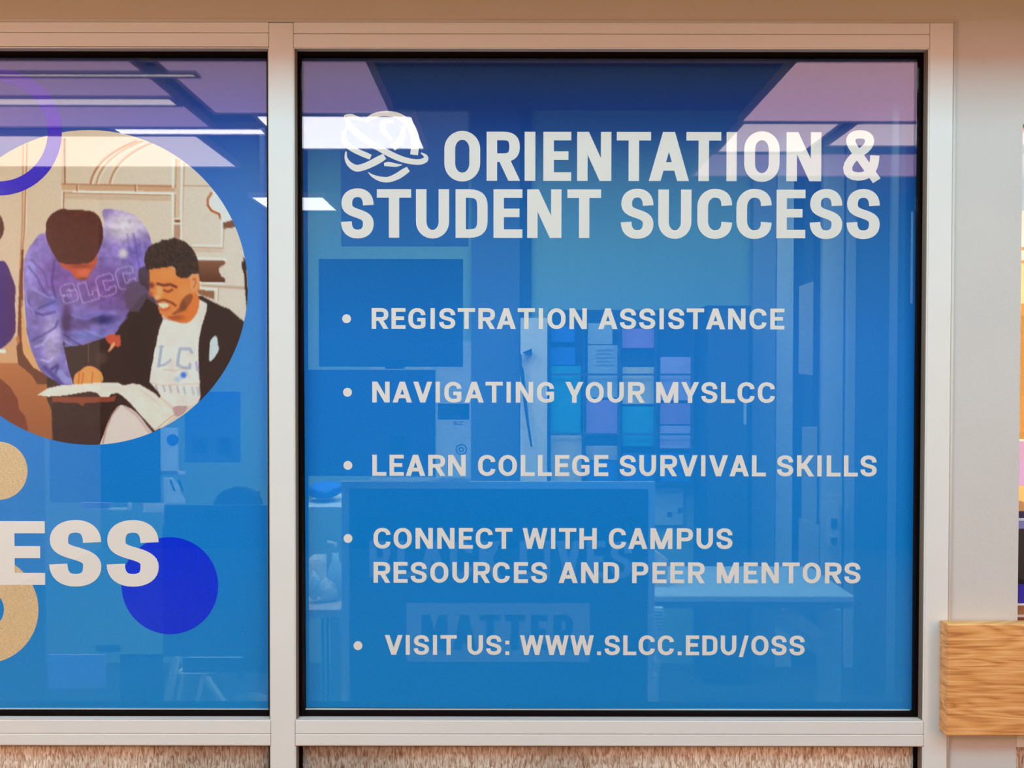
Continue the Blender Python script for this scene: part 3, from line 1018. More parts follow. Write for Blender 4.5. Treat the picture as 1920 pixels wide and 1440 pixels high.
    # hand on the book, open book, desk
    hd = fill([(138, 722), (140, 705), (150, 696), (158, 690), (168, 687), (180, 691), (190, 700), (194, 712), (190, 718), (178, 722), (160, 724), (146, 728)], (224, 140, 70))
    for x in (147, 154, 172):
        line([(x + 2, 700), (x, 720)], 2.4, (176, 84, 36), .8)
    bk = fill([(70, 742), (90, 729), (112, 724), (140, 722), (190, 718), (220, 718), (232, 724), (248, 720), (262, 722), (276, 730), (290, 738), (300, 748), (318, 765), (330, 775), (326, 782),
               (306, 800), (290, 809), (284, 802), (262, 778), (245, 758), (230, 744), (220, 738), (208, 740), (204, 745), (188, 745), (182, 738), (168, 735), (150, 738), (120, 743), (90, 745)],
              (216, 204, 188), smooth=False)
    img[bk] *= (0.96 + 0.07 * vnoise(16, 10, 3)[bk])[..., None]
    line([(256, 726), (280, 744), (302, 762)], 1.2, (176, 154, 134), .6)
    line([(330, 776), (308, 792), (292, 806)], 2, (190, 146, 104), .8)
    fill([(97, 746), (205, 746), (218, 742), (214, 754), (160, 757), (154, 763), (146, 757), (98, 755)], (134, 62, 36), smooth=False)
    fill([(97, 755), (146, 757), (154, 764), (160, 757), (214, 754), (222, 760), (204, 784), (196, 812), (192, 840), (99, 840)], (56, 28, 18), smooth=False)
    # light trousers under the book
    fill([(190, 842), (195, 812), (206, 785), (220, 764), (234, 762), (256, 775), (276, 800), (284, 816), (250, 830)], (212, 192, 180), smooth=True)
    line([(222, 764), (210, 778), (198, 806), (192, 832)], 3, (150, 106, 98), .7, 1.5)
    line([(234, 764), (256, 780), (280, 812)], 4, (176, 144, 142), .7, 1.5)
    fill([(325, 764), (350, 762), (345, 775), (332, 782), (326, 776)], (170, 130, 130), .8)
    # bright clutter at the left of the book
    img *= (0.975 + 0.05 * rng.rand(NR, NC))[..., None]
    im2 = img * 2.0
    im2[1:] += img[:-1]; im2[0] += img[0]; im2[:-1] += img[1:]; im2[-1] += img[-1]
    im2[:, 1:] += img[:, :-1]; im2[:, 0] += img[:, 0]; im2[:, :-1] += img[:, 1:]; im2[:, -1] += img[:, -1]
    img = im2 / 6.0
    c01 = np.clip(img / 255, 0, 1)
    linc = np.where(c01 <= .04045, c01 / 12.92, ((c01 + .055) / 1.055) ** 2.4) / (K * 0.88)
    linc = np.clip(linc, 0, .95)
    Yw = FY - .0003
    a = np.arctan((720.0 - Yp) / F) - PITCH
    Z = CAMZ + np.tan(a) * (D + Yw)
    XW = (X - 960) / F * (D + Yw)
    co = np.stack([XW, np.full_like(XW, Yw), Z], -1).reshape(-1, 3)
    idx = np.arange(NR * NC).reshape(NR, NC)
    q = np.stack([idx[:-1, :-1], idx[1:, :-1], idx[1:, 1:], idx[:-1, 1:]], -1).reshape(-1, 4)
    me = bpy.data.meshes.new('photo_print')
    me.vertices.add(len(co))
    me.vertices.foreach_set('co', co.ravel())
    me.loops.add(q.size)
    me.loops.foreach_set('vertex_index', q.ravel().astype(np.int32))
    me.polygons.add(len(q))
    me.polygons.foreach_set('loop_start', np.arange(0, q.size, 4, dtype=np.int32))
    at = me.color_attributes.new('ink', 'FLOAT_COLOR', 'POINT')
    at.data.foreach_set('color', np.concatenate([linc.reshape(-1, 3), np.ones((NR * NC, 1))], 1).ravel())
    me.update(calc_edges=True)
    return me


pd = link('photo_print', photo_disc(), film_mat('printed_photograph', (.5, .5, .5, 1), 0.10, vcol=True, noise=0.03), gl_)
tag(pd, 'round printed photograph of a standing student leaning over a seated student with an open book')
tag(disc(MB(), 0, 249, 119, FY - .0006, 92.5, n=96).build('printed_ring', M_violet, gl_), 'violet-blue printed ring')

# ------------------------------------------------------------------ oak bumper rail at the right
def oak():
    m = bpy.data.materials.new('oak')
    m.use_nodes = True
    nt = m.node_tree
    N, Lk = nt.nodes, nt.links
    b = N['Principled BSDF']
    b.inputs['Roughness'].default_value = 0.45
    tc = N.new('ShaderNodeTexCoord')
    mp = N.new('ShaderNodeMapping')
    mp.inputs['Scale'].default_value = (3.2, 9, 22)
    mp.inputs['Rotation'].default_value = (0, 0.06, 0)
    Lk.new(tc.outputs['Object'], mp.inputs[0])
    n0 = N.new('ShaderNodeTexNoise')
    n0.inputs['Scale'].default_value = 1.0
    n0.inputs['Detail'].default_value = 2
    n0.inputs['Distortion'].default_value = 0.6
    Lk.new(mp.outputs[0], n0.inputs[0])
    ma = N.new('ShaderNodeMath')
    ma.operation = 'MULTIPLY'
    ma.inputs[1].default_value = 16
    Lk.new(n0.outputs[0], ma.inputs[0])
    fr = N.new('ShaderNodeMath')
    fr.operation = 'PINGPONG'
    fr.inputs[1].default_value = 1.0
    Lk.new(ma.outputs[0], fr.inputs[0])
    mp2 = N.new('ShaderNodeMapping')
    mp2.inputs['Scale'].default_value = (11, 60, 300)
    mp2.inputs['Rotation'].default_value = (0, 0.05, 0)
    Lk.new(tc.outputs['Object'], mp2.inputs[0])
    n1 = N.new('ShaderNodeTexNoise')
    n1.inputs['Scale'].default_value = 1.0
    n1.inputs['Detail'].default_value = 3
    Lk.new(mp2.outputs[0], n1.inputs[0])
    mx = N.new('ShaderNodeMix')
    mx.data_type = 'FLOAT'
    mx.inputs[0].default_value = 0.74
    Lk.new(fr.outputs[0], mx.inputs[2])
    Lk.new(n1.outputs[0], mx.inputs[3])
    cr = N.new('ShaderNodeValToRGB')
    cr.color_ramp.elements[0].position = 0.22
    cr.color_ramp.elements[0].color = L(158, 96, 50, .8)
    cr.color_ramp.elements[1].position = 0.72
    cr.color_ramp.elements[1].color = L(226, 172, 112, .8)
    e = cr.color_ramp.elements.new(.46)
    e.color = L(206, 142, 82, .8)
    Lk.new(mx.outputs[0], cr.inputs[0])
    Lk.new(cr.outputs[0], b.inputs['Base Color'])
    bp = N.new('ShaderNodeBump')
    bp.inputs['Strength'].default_value = 0.35
    bp.inputs['Distance'].default_value = 0.002
    Lk.new(mx.outputs[0], bp.inputs['Height'])
    Lk.new(bp.outputs[0], b.inputs['Normal'])
    return m


M_oak = oak()
r0x, r0z1, r0z0 = PX(1766), PZ(1161), PZ(1366)
prof = 0.026
mb = MB()
mb.box(r0x, XR - .05, -prof, -0.0008, r0z0, r0z1, 0.0022)
rail_o = mb.build('handrail', M_oak)
tag(rail_o, 'wide oak bumper rail with strong grain mounted on the wall right of the window', 'handrail')

# ------------------------------------------------------------------ window 2 : sliver of the next window at the right edge
w2 = empty('window_2', (PX(1914), 0.0, 0.32), kind='structure')
e2 = XR - .3
box('sill_rail', M_frame, wall_end, e2, 0.0, FD, PZ(1400), PZ(1374), w2, 0.0008)
box('rain_pattern_pane', M_rain, wall_end, e2, 0.02, 0.026, 0.302, PZ(1400) - .0005, w2)
box('glass_pane', M_glass, wall_end, e2, 0.012, 0.016, PZ(1374) + .0005, PZ(231), w2)
g3 = empty('window_graphic', (wall_end + .2, 0.018, PZ(1374)), 'strip of multicoloured picture film in the next window at the right edge', 'window sign')
for (y0, y1, c_, nm) in [(231.5, 384, (236, 236, 238), 'white'), (384, 462, (228, 226, 226), 'pale'), (462, 468, (160, 96, 62), 'brown'), (468, 474, (238, 236, 234), 'white'), (474, 487, (236, 236, 234), 'white'),
                         (487, 492, (150, 90, 60), 'brown'), (492, 568, (232, 196, 150), 'cream'), (568, 590, (138, 74, 42), 'brown'), (590, 740, (44, 16, 10), 'dark'), (740, 808, (96, 44, 26), 'dark brown'),
                         (808, 822, (30, 16, 20), 'dark'), (822, 826, (225, 225, 230), 'white'), (826, 910, (60, 96, 206), 'blue'), (910, 957, (214, 150, 92), 'tan'), (957, 970, (40, 26, 70), 'dark'),
                         (970, 975, (200, 196, 214), 'white'), (975, 990, (120, 118, 170), 'grey'), (990, 1094, (22, 10, 18), 'black'), (1094, 1130, (44, 34, 150), 'blue'), (1130, 1134, (222, 214, 212), 'white'),
                         (1134, 1151, (140, 84, 56), 'brown'), (1151, 1156, (200, 180, 170), 'pale'), (1156, 1374, (140, 76, 46), 'brown')]:
    k_ = nm.replace(' ', '_')
    mb = MB()
    mb.box(wall_end, e2, 0.0175, 0.0185, PZ(y1, .0175) + 0.00005, PZ(y0, .0175))
    mb.build('colour_block', mat('print_%s_%d' % (k_, y0), L(*c_, K * .9), .6, noise=.12, nscale=25), g3)

# ------------------------------------------------------------------ the office behind the glass
BW = 2.25                                           # depth of the office's back wall
oX0, oX1 = -2.3, 2.1
M_ow = mat('office_wall_paint', L(118, 150, 122, .8), 0.8, noise=.03, nscale=2)
M_od = mat('office_side_paint', L(60, 62, 66, .8), 0.8)
tag(box('wall_back', M_ow, oX0, oX1, BW, BW + .08, -0.02, 2.8), **st)
tag(box('wall_left', M_od, oX0 - .08, oX0, 0.115, BW + .08, -0.02, 2.8), **st)
tag(box('wall_right', M_od, oX1, oX1 + .08, 0.115, BW + .08, -0.02, 2.8), **st)
tag(box('floor', mat('office_carpet', (0.05, 0.045, 0.045, 1), .9, noise=.2, nscale=60), oX0, oX1, 0.115, BW, -0.06, -0.001), **st)
tag(box('ceiling', mat('dark_tiles', (.12, .13, .14, 1), .9), oX0, oX1, 0.115, BW, 2.72, 2.80), **st)

# ------------------------------------------------------------------ ceiling of the hall as mirrored in the panes
M_pink = emat('warm_ceiling_glow', (1.0, 0.56, 0.66, 1), 3.0)  # plain ceiling's brightness put in as glow; dim and faint likewise
M_dim = emat('dim_ceiling_glow', (0.92, 0.58, 0.95, 1), 1.6)
M_bright = emat('white_diffuser', (1.0, 0.98, 1.0, 1), 9.0)
M_faint = emat('faint_ceiling_glow', (0.9, 0.6, 0.95, 1), 1.0)
M_tile = emat('pale_diffuser', (1.0, 0.78, 0.74, 1), 3.6)
M_soft = emat('soft_diffuser', (1.0, 0.86, 0.78, 1), 4.2)
M_panel_frame = mat('panel_frame', (0.6, 0.55, 0.52, 1), .5)


def glow_panel(x0, x1, y0, y1, m, label, z=2.75):
    assert y0 < y1
    t = empty('ceiling_glow_panel', ((x0 + x1) / 2, (y0 + y1) / 2, z), label, 'lamp')
    box('glow_face', m, x0, x1, y0, y1, z, z + .01, t)
    f = MB()
    f.box(x0 - .02, x0, y0 - .02, y1 + .02, z - .004, z + .03)
    f.box(x1, x1 + .02, y0 - .02, y1 + .02, z - .004, z + .03)
    f.box(x0, x1, y0 - .02, y0, z - .004, z + .03)
    f.box(x0, x1, y1, y1 + .02, z - .004, z + .03)
    f.build('frame', M_panel_frame, t)
    return t


# right and left bays of plain ceiling made to glow, dark gap between
glow_panel(1.20, 3.3, -2.44, -1.71, M_pink, 'plain ceiling made to glow warm, right of the dark gap, nearest the window')
glow_panel(1.20, 3.3, -3.50, -3.02, M_faint, 'plain ceiling given a faint violet glow, right of the dark gap, farthest row')
glow_panel(-1.50, -0.62, -2.33, -1.71, M_dim, 'plain ceiling given a dim glow, just left of the dark gap')
glow_panel(-3.3, -1.62, -2.54, -1.71, M_dim, 'plain ceiling given a dim glow, at the far left of the hall')
glow_panel(1.22, 1.72, -2.97, -2.48, M_tile, 'square pale ceiling panel in the right bay beside the gap')
glow_panel(1.82, 3.0, -2.85, -2.48, M_tile, 'wide pale ceiling panel in the right bay beyond the square one')
glow_panel(-1.31, -0.52, -2.92, -2.38, M_bright, 'bright white ceiling lamp left of the dark gap')
glow_panel(-3.28, -1.40, -1.85, -1.83, M_soft, 'thin lit slot across the glowing plain ceiling at the left, nearest the window', 2.742)
glow_panel(-3.28, -1.64, -2.20, -2.12, M_soft, 'wider lit slot across the glowing plain ceiling at the far left', 2.742)
glow_panel(-2.15, -1.36, -2.66, -2.58, M_bright, 'narrow white ceiling lamp strip at the left')
glow_panel(-3.3, -1.76, -3.30, -2.70, M_soft, 'soft white ceiling lamp at the far left of the hall')
glow_panel(-1.95, -1.42, -4.56, -4.12, M_bright, 'small far white ceiling lamp at the left')

# ------------------------------------------------------------------ things in the office, seen through the film
BRO = []


def paper(name, label, cat, px0, px1, py0, py1, Y, m, t=.003, group=None, rot=0.0):
    x0, x1, z0, z1 = PX(px0, Y), PX(px1, Y), PZ(py1, Y), PZ(py0, Y)
    o = MB().box(-(x1 - x0) / 2, (x1 - x0) / 2, 0, t, -(z1 - z0) / 2, (z1 - z0) / 2).build(name, m)
    o.location = ((x0 + x1) / 2, Y, (z0 + z1) / 2)
    o.rotation_euler = (0, rot, 0)
    return tag(o, label, cat, group)


def thin(name, color, f=.5):
    m = mat(name, color, .7)
    nt = m.node_tree
    tl = nt.nodes.new('ShaderNodeBsdfTranslucent')
    tl.inputs[0].default_value = color
    mx = nt.nodes.new('ShaderNodeMixShader')
    mx.inputs[0].default_value = f
    nt.links.new(nt.nodes['Principled BSDF'].outputs[0], mx.inputs[1])
    nt.links.new(tl.outputs[0], mx.inputs[2])
    nt.links.new(mx.outputs[0], nt.nodes['Material Output'].inputs['Surface'])
    return m


W_paper = thin('white_paper', (.9, .9, .87, 1), .65)
P_pale = thin('pale_blue_paper', L(196, 214, 220, .8))
P_teal = mat('teal_paper', L(40, 150, 170, .8), .7, noise=.15, nscale=30)
P_purple = mat('purple_paper', L(150, 110, 190, .8), .7, noise=.1, nscale=30)
P_khaki = mat('khaki_paper', L(190, 188, 160, .8), .7, noise=.1, nscale=30)
P_lav = mat('lavender_paper', L(176, 160, 222, .8), .7, noise=.08, nscale=30)
P_blue = mat('blue_paper', L(40, 90, 190, .8), .7, noise=.1, nscale=30)
M_black = mat('black_plastic', (.012, .012, .014, 1), .6)
M_navy = mat('navy_panel', L(24, 34, 54, .8), .7)
M_grey = mat('grey_print', L(120, 124, 128, .8), .7)
M_dgrey = mat('dark_grey', L(54, 58, 64, .8), .7)

M_signwhite = mat('sign_white', (.62, .66, .68, 1), .7)
# sign board standing inside against the window
Yb = 0.10
bd = empty('sign_board', (PX(935, Yb), Yb, PZ(1345, Yb)), 'large black lettered sign board standing inside the window, low in the right pane', 'sign')
pbox('mount', M_signwhite, 640, 1229, 903, 1345, Yb, .006, bd)
pbox('face_panel', M_black, 655, 1216, 917, 1344, Yb - .002, .0018, bd)
line_of_text('BLACK LIVES', 692, 1186, 1014, 1084, bd, Yb - .0024, M_signwhite, tx=.2, ty=.17, cond=.74)
pbox('white_panel', M_signwhite, 762, 1107, 1131, 1241, Yb - .0034, .0012, bd)
line_of_text('MATTER', 790, 1076, 1153, 1219, bd, Yb - .0040, M_black, tx=.22, ty=.17, cond=.70)

# sheets taped to the inside of the glass at the left of the right pane
Ys = 0.075
M_sheetA = mat('slate_sheet', L(74, 84, 110, .8), .8)  # even slate blue-grey
M_sheetB = mat('dull_violet_sheet', L(96, 92, 140, .8), .8)
M_pale2 = None
paper('poster', 'dark poster back taped inside the glass behind the word REGISTRATION', 'poster', 598, 868, 486, 688, Ys, thin('dim_sheet', L(96, 104, 120, .8), .6))
paper('poster', 'violet-blue poster back taped inside the glass behind the word NAVIGATING', 'poster', 578, 816, 694, 893, Ys, thin('violet_sheet', L(104, 96, 150, .8), .6))
paper('poster', 'grey-blue poster hung high inside behind the words STUDENT and the emblem', 'poster', 640, 878, 210, 462, Ys + .02, thin('grey_sheet', L(150, 150, 158, .8), .6))
fl = empty('flyer', (PX(852, Ys), Ys + .01, PZ(905, Ys)), 'tall white flyer with dark text band and small round seal beside the posters', 'poster')
pbox('sheet', W_paper, 818, 883, 640, 900, Ys + .012, .001, fl)
pbox('text_band', M_navy, 821, 880, 757, 787, Ys + .0112, .0006, fl)
yy = 762
for s, x1_ in (('HORIZONS', 856), ('DESIGN &', 858), ('MY SUCCESS', 866)):
    line_of_text(s, 822, x1_, yy, yy + 5.5, fl, Ys + .0108, W_paper, tx=.2, ty=.17, name='small_print')
    yy += 8.5
disc(disc(MB(), 865, 843, 10.5, Ys + .0112, 8.5, n=32), 865, 843, 5, Ys + .0112, 3, n=24).build('round_seal', M_navy, fl)
line_of_text('SLCC', 850, 870, 790, 797, fl, Ys + .0112, M_grey, tx=.2, ty=.17, name='small_print')
paper('paper_strip', 'pale paper strip lying level just above the sign board', 'paper', 694, 882, 896, 904, Ys, W_paper)
paper('paper_strip', 'narrow bright paper strip between the two taped posters', 'paper', 692, 812, 689, 693.3, Ys + .01, W_paper)
paper('sticky_note', 'dark blue square note stuck on the violet poster', 'note', 734, 760, 817, 845, Ys - .004, M_black)
paper('sticky_note', 'dark note between the two taped posters', 'note', 722, 758, 674, 692, Ys - .004, M_navy)
for px, wh in ((592, 'left'), (600, 'right')):
    paper('paper_tag', wh + ' one of two small white upright tags at the left edge of the right pane', 'tag', px, px + 5, 812, 842, Ys + .03, W_paper, group='white tags at the left edge of the right pane', rot=.1)

# back wall: dark panel, pale post, rack and brochures
Yr = BW - .10
dp = paper('wall_panel', 'tall dark panel on the back wall left of the pale post', 'panel', 884, 974, 180, 1330, BW - .03, M_sheetA, t=.02)
paper('wall_panel', 'narrow dark upright panel above the pale post', 'panel', 976, 996, 180, 594, BW - .03, M_navy, t=.02)
post = box('wall_post', mat('pale_post', (.82, .80, .68, 1), .7), PX(976, 2.1), PX(1026, 2.1), 2.1, 2.2, 0, PZ(596, 2.1))
tag(post, 'pale upright post left of the brochure rack', 'post')
cb = MB()
cb.tube([(PX(976, 2.05), 2.07, PZ(664, 2.05)), (PX(978, 2.05), 2.07, PZ(700, 2.05)), (PX(984, 2.05), 2.07, PZ(760, 2.05)), (PX(997, 2.05), 2.07, PZ(838, 2.05)),
         (PX(990, 2.05), 2.07, PZ(790, 2.05)), (PX(980, 2.05), 2.07, PZ(690, 2.05))], .005, 8)
tag(cb.build('cord', M_black, smooth=True), 'thin black cord looped down the pale post', 'cord')
hk = MB().poly([(PX(980, 2.05), PZ(661, 2.05)), (PX(997, 2.05), PZ(653, 2.05)), (PX(997, 2.05), PZ(668, 2.05))], 2.05, 2.09)
tag(hk.build('wall_hook', M_black), 'small black triangular hook on the pale post', 'hook')

rack = empty('brochure_rack', (PX(1165, Yr), Yr, PZ(910, Yr)), 'dark wall rack of pockets full of coloured brochures', 'rack')
pbox('back_panel', M_navy, 1029, 1302, 581, 908, Yr + .05, .02, rack)
for px in (1028, 1094, 1161, 1229, 1299):
    pbox('divider', M_dgrey, px, px + 2, 583, 908, Yr - .01, .058, rack)
for py in (700, 812, 905):
    pbox('pocket_lip', M_dgrey, 1032, 1299, py, py + 4, Yr - .012, .004, rack)
for (a, b, c_, d, m, lab) in [
        (1033, 1077, 612, 641, P_blue, 'blue brochure, top left pocket of the rack'), (1033, 1078, 651, 684, P_blue, 'blue brochure under the top left one in the rack'),
        (1033, 1089, 686, 812, P_teal, 'tall teal brochure in the left column of the rack'), (1033, 1091, 815, 904, P_khaki, 'grey-green brochure, bottom left pocket of the rack'),
        (1102, 1148, 606, 645, P_pale, 'small pale brochure, top of the second column'), (1102, 1158, 647, 745, P_pale, 'pale brochure with printed lines in the second column'),
        (1099, 1158, 750, 812, P_purple, 'purple brochure in the second column'), (1099, 1158, 836, 862, W_paper, 'white folded sheet low in the second column'),
        (1099, 1158, 864, 903, P_blue, 'blue brochure, bottom of the second column'), (1166, 1226, 616, 652, P_purple, 'mauve brochure, top of the third column'),
        (1167, 1226, 688, 757, P_khaki, 'khaki brochure in the third column'), (1167, 1226, 762, 836, P_teal, 'teal brochure in the third column'),
        (1166, 1226, 850, 903, P_blue, 'deep blue brochure, bottom of the third column'), (1238, 1295, 669, 750, P_lav, 'lavender brochure in the right column'),
        (1238, 1295, 756, 795, P_purple, 'violet brochure under the lavender one'), (1238, 1295, 798, 840, P_lav, 'pale violet brochure, low in the right column'),
        (1238, 1295, 850, 903, P_blue, 'blue brochure, bottom of the right column')]:
    b_ = paper('brochure', lab, 'brochure', a, b, c_, d, Yr + .02, m, t=.012, group='brochures in the wall rack')
    BRO.append(b_)
for k_ in range(5):
    pbox('printed_line', M_grey, 1118, 1150 - 3 * (k_ % 2), 655 + k_ * 7, 658 + k_ * 7, Yr + .0185, .0012, BRO[5])
notice = paper('notice', 'pale notice sheet with two dark squares on the back wall under the rack', 'notice', 1222, 1282, 914, 984, BW - .02, P_pale, t=.004)
for a, b in ((1252, 960), (1272, 952)):
    pbox('dark_square', M_dgrey, a, a + 9, b, b + 9, BW - .022, .0015, notice)

# door, frame and wall pieces at the right of the office
M_lite = mat('pale_grey_paint', L(176, 186, 190, .8), .6)
M_mid = mat('mid_grey_paint', L(112, 124, 134, .8), .6)
Yd = BW - .05
cab = empty('tall_cabinet', (PX(1365, 2.0), 2.0, 0), 'tall dark blue-grey cabinet between the brochure rack and the door', 'cabinet')
box('body', M_navy, PX(1324, 2.0), PX(1408, 2.0), 2.0, 2.22, 0, PZ(572, 2.0), cab, .004)
box('door', M_dgrey, PX(1328, 1.98), PX(1404, 1.98), 1.985, 1.999, .08, PZ(580, 1.98), cab, .002)
box('handle', M_lite, PX(1396, 1.97), PX(1400, 1.97), 1.97, 1.984, 1.2, 1.32, cab)
dr = empty('door_1', (PX(1550, Yd), Yd, 0), kind='structure')
zt = 2.62
for a, b, m, nm in ((1411, 1454, M_mid, 'wall_strip'), (1456, 1487, M_lite, 'frame_post'), (1542, 1581, M_lite, 'frame_post'), (1587, 1604, M_lite, 'frame_post')):
    box(nm, m, PX(a, Yd), PX(b, Yd), Yd, Yd + .045, 0, zt, dr, .002)
box('door_leaf', M_navy, PX(1488, Yd), PX(1541, Yd), Yd + .03, Yd + .048, 0, zt, dr)
box('door_edge', M_dgrey, PX(1508, Yd), PX(1526, Yd), Yd + .012, Yd + .029, 0, zt, dr)
box('frame_joint', M_black, PX(1582, Yd), PX(1586, Yd), Yd + .02, Yd + .04, 0, zt, dr)
box('bright_edge', W_paper, PX(1606, Yd), PX(1609, Yd), Yd - .01, Yd + .045, 0, zt, dr)
p_ = empty('wall_partition', (PX(1650, 1.9), 1.9, 0), 'blue-grey partition at the far right with a pale edge strip', 'partition')
box('panel', M_dgrey, PX(1613, 1.9), PX(1900, 1.9), 1.9, 1.95, 0, zt, p_)
box('edge_strip', M_mid, PX(1670, 1.88), PX(1682, 1.88), 1.88, 1.899, 0, zt, p_)
Yh = Yd + .0075
def hang(px0, px1, y0l, y0r, y1, label, Y=Yh):
    o = MB().poly([(PX(px0, Y), PZ(y0l, Y)), (PX(px1, Y), PZ(y0r, Y)), (PX(px1, Y), PZ(y1, Y)), (PX(px0, Y), PZ(y1 - 3, Y))], Y, Y + .004).build('hanging_paper', W_paper)
    return tag(o, label, 'paper', 'papers hung on the door edge')
hang(1498, 1524, 536, 527, 703, 'pale paper hung high on the dark door edge')
hang(1505, 1533, 800, 799, 980, 'pale paper hung beside the words SKILLS on the door edge')
hang(1500, 1538, 970, 984, 1122, 'pale slanted paper hung lowest on the door edge', Yh - .0045)
sw = empty('wall_switch', (PX(1570, 2.1), 2.1, PZ(1000, 2.1)), 'double wall switch plate on the pale door frame', 'switch')
pbox('plate', W_paper, 1552, 1576, 925, 1022, 2.12, .006, sw)
pbox('switch_button', M_dgrey, 1561, 1572, 972, 990, 2.112, .007, sw)
pbox('switch_button', M_dgrey, 1561, 1572, 1007, 1019, 2.112, .007, sw)

# table with a slanting brace
Yt = 1.2
tb = empty('table', (PX(1400, Yt), Yt + .2, 0), 'pale table with a rounded top edge and slanting brace in front of the door', 'table')
M_tbl = mat('table_laminate', L(160, 176, 186, .8), .5)
M_tb2 = mat('table_edge', L(96, 110, 124, .8), .5)
box('table_top', M_tbl, PX(1227, Yt), PX(1606, Yt), Yt, Yt + .4, PZ(1130, Yt), PZ(1116, Yt), tb, .006)
box('apron', M_tb2, PX(1232, Yt), PX(1604, Yt), Yt + .012, Yt + .03, PZ(1142, Yt), PZ(1130.5, Yt), tb)
def slat(p0, p1, w_, Y, m, nm, parent, t=.02):
    (ax, ay), (bx, by) = p0, p1
    a_ = Vector((PX(ax, Y), 0, PZ(ay, Y)))
    b_ = Vector((PX(bx, Y), 0, PZ(by, Y)))
    n_ = (b_ - a_).normalized().cross(Vector((0, 1, 0))) * (w_ / 2)
    return MB().poly([((a_ + n_).x, (a_ + n_).z), ((b_ + n_).x, (b_ + n_).z), ((b_ - n_).x, (b_ - n_).z), ((a_ - n_).x, (a_ - n_).z)], Y, Y + t).build(nm, m, parent)
slat((1478, 1146), (1545, 1196), .045, Yt + .06, W_paper, 'brace', tb)
slat((1450, 1150), (1560, 1225), .06, Yt + .10, M_tbl, 'brace', tb)
box('leg', M_tbl, PX(1542, Yt + .13), PX(1582, Yt + .13), Yt + .13, Yt + .17, 0, PZ(1143, Yt + .13), tb, .003)
box('leg', M_tbl, PX(1228, Yt + .3), PX(1238, Yt + .3), Yt + .3, Yt + .34, 0, PZ(1143, Yt + .3), tb, .003)
fold = MB().poly([(PX(1228, 1.3), PZ(1032, 1.3)), (PX(1254, 1.3), PZ(1050, 1.3)), (PX(1250, 1.3), PZ(1114, 1.3)), (PX(1228, 1.3), PZ(1114, 1.3))], 1.3, 1.34).build('folder', P_khaki)
tag(fold, 'pale upright folder standing at the left end of the table', 'folder')
random.seed(3)
bn = MB()
for i in range(26):
    x = random.uniform(1228, 1247)
    y0 = 1140 + i * 6.5
    ww = 16 * (1 - i / 30)
    bn.box(PX(1228 + random.random() * 4, 1.15), PX(1230 + ww, 1.15) + random.uniform(-.004, .006), 1.15, 1.15 + random.uniform(.01, .03), PZ(y0 + 8, 1.15), PZ(y0, 1.15))
tag(bn.build('paper_fringe', P_pale), 'ragged pale paper fringe hanging from the left end of the table', 'paper', kind='stuff')

# clutter at the far left of the right pane
Yc = .55
dk = empty('desk', (PX(600, Yc), Yc, 0), 'narrow desk edge behind the left edge of the right pane', 'desk')
box('desk_top', mat('desk_wood', L(150, 140, 130, .8), .5), PX(556, Yc), PX(636, Yc), Yc, Yc + .5, PZ(1160, Yc), PZ(1143, Yc), dk, .003)
box('side_panel', M_mid, PX(618, Yc), PX(634, Yc), Yc + .02, Yc + .5, 0, PZ(1161, Yc), dk)
for i in range(3):
    box('leg', M_lite, PX(600 + 9 * i, Yc + .1), PX(602 + 9 * i, Yc + .1), Yc + .1, Yc + .13, 0, PZ(1161, Yc), dk)
def bottle(px, py0, py1, r, Y, m, label):
    z1, z0 = PZ(py0, Y), PZ(py1, Y)
    h = z1 - z0
    t = empty('bottle', (PX(px, Y), Y + .05, z0), label, 'bottle')
    MB().tube([(PX(px, Y), Y + .05, z0), (PX(px, Y), Y + .05, z0 + h * .55), (PX(px, Y), Y + .05, z0 + h * .68), (PX(px, Y), Y + .05, z0 + h * .82)], [r, r, r * .5, r * .4], 14).build('body', m, t, True)
    MB().tube([(PX(px, Y), Y + .05, z0 + h * .82), (PX(px, Y), Y + .05, z1 - .004), (PX(px, Y) - r * 1.1, Y + .05, z1)], [r * .25, r * .22, r * .2], 8).build('pump_spout', W_paper, t, True)
bottle(620, 1024, 1143, .020, Yc + .04, P_pale, 'pale pump bottle on the desk at the left of the right pane')
def sack(px, py, rx, rz, Y, m, label, seed):
    r_ = random.Random(seed)
    bm = bmesh.new()
    bmesh.ops.create_icosphere(bm, subdivisions=3, radius=1)
    ph = [r_.uniform(0, 6) for _ in range(4)]
    for v in bm.verts:
        s_ = 1 + .12 * math.sin(5 * v.co.x + ph[0]) * math.cos(4 * v.co.z + ph[1]) + .08 * math.sin(9 * v.co.y + ph[2])
        v.co = Vector((PX(px, Y) + v.co.x * rx * s_, Y + .06 + v.co.y * rx * s_, PZ(py, Y) + v.co.z * rz * s_))
    mb_ = MB(); mb_.bm = bm
    return tag(mb_.build('crumpled_bag', m, smooth=True), label, 'bag')
sack(605, 1118, .027, .030, Yc + .02, W_paper, 'crumpled white bag on the desk beside the pump bottle', 1)
sack(578, 1112, .018, .036, Yc + .0, P_pale, 'crumpled pale bag at the very edge of the right pane', 2)
sack(600, 925, .055, .024, Yc + .30, P_blue, 'crumpled bright blue bag on the shelf at the left edge of the right pane', 5)
paper('box', 'small white box behind the bags at the left edge of the right pane', 'box', 577, 602, 1049, 1136, Yc + .16, W_paper, t=.06)
sh_ = box('wall_shelf', M_lite, PX(560, Yc + .25), PX(642, Yc + .25), Yc + .25, Yc + .5, PZ(955, Yc + .25), PZ(951, Yc + .25))
tag(sh_, 'thin white shelf under the blue bag', 'shelf')
ps = box('side_post', M_lite, PX(640, .18), PX(652, .18), .18, .20, 0, PZ(1010, .18))
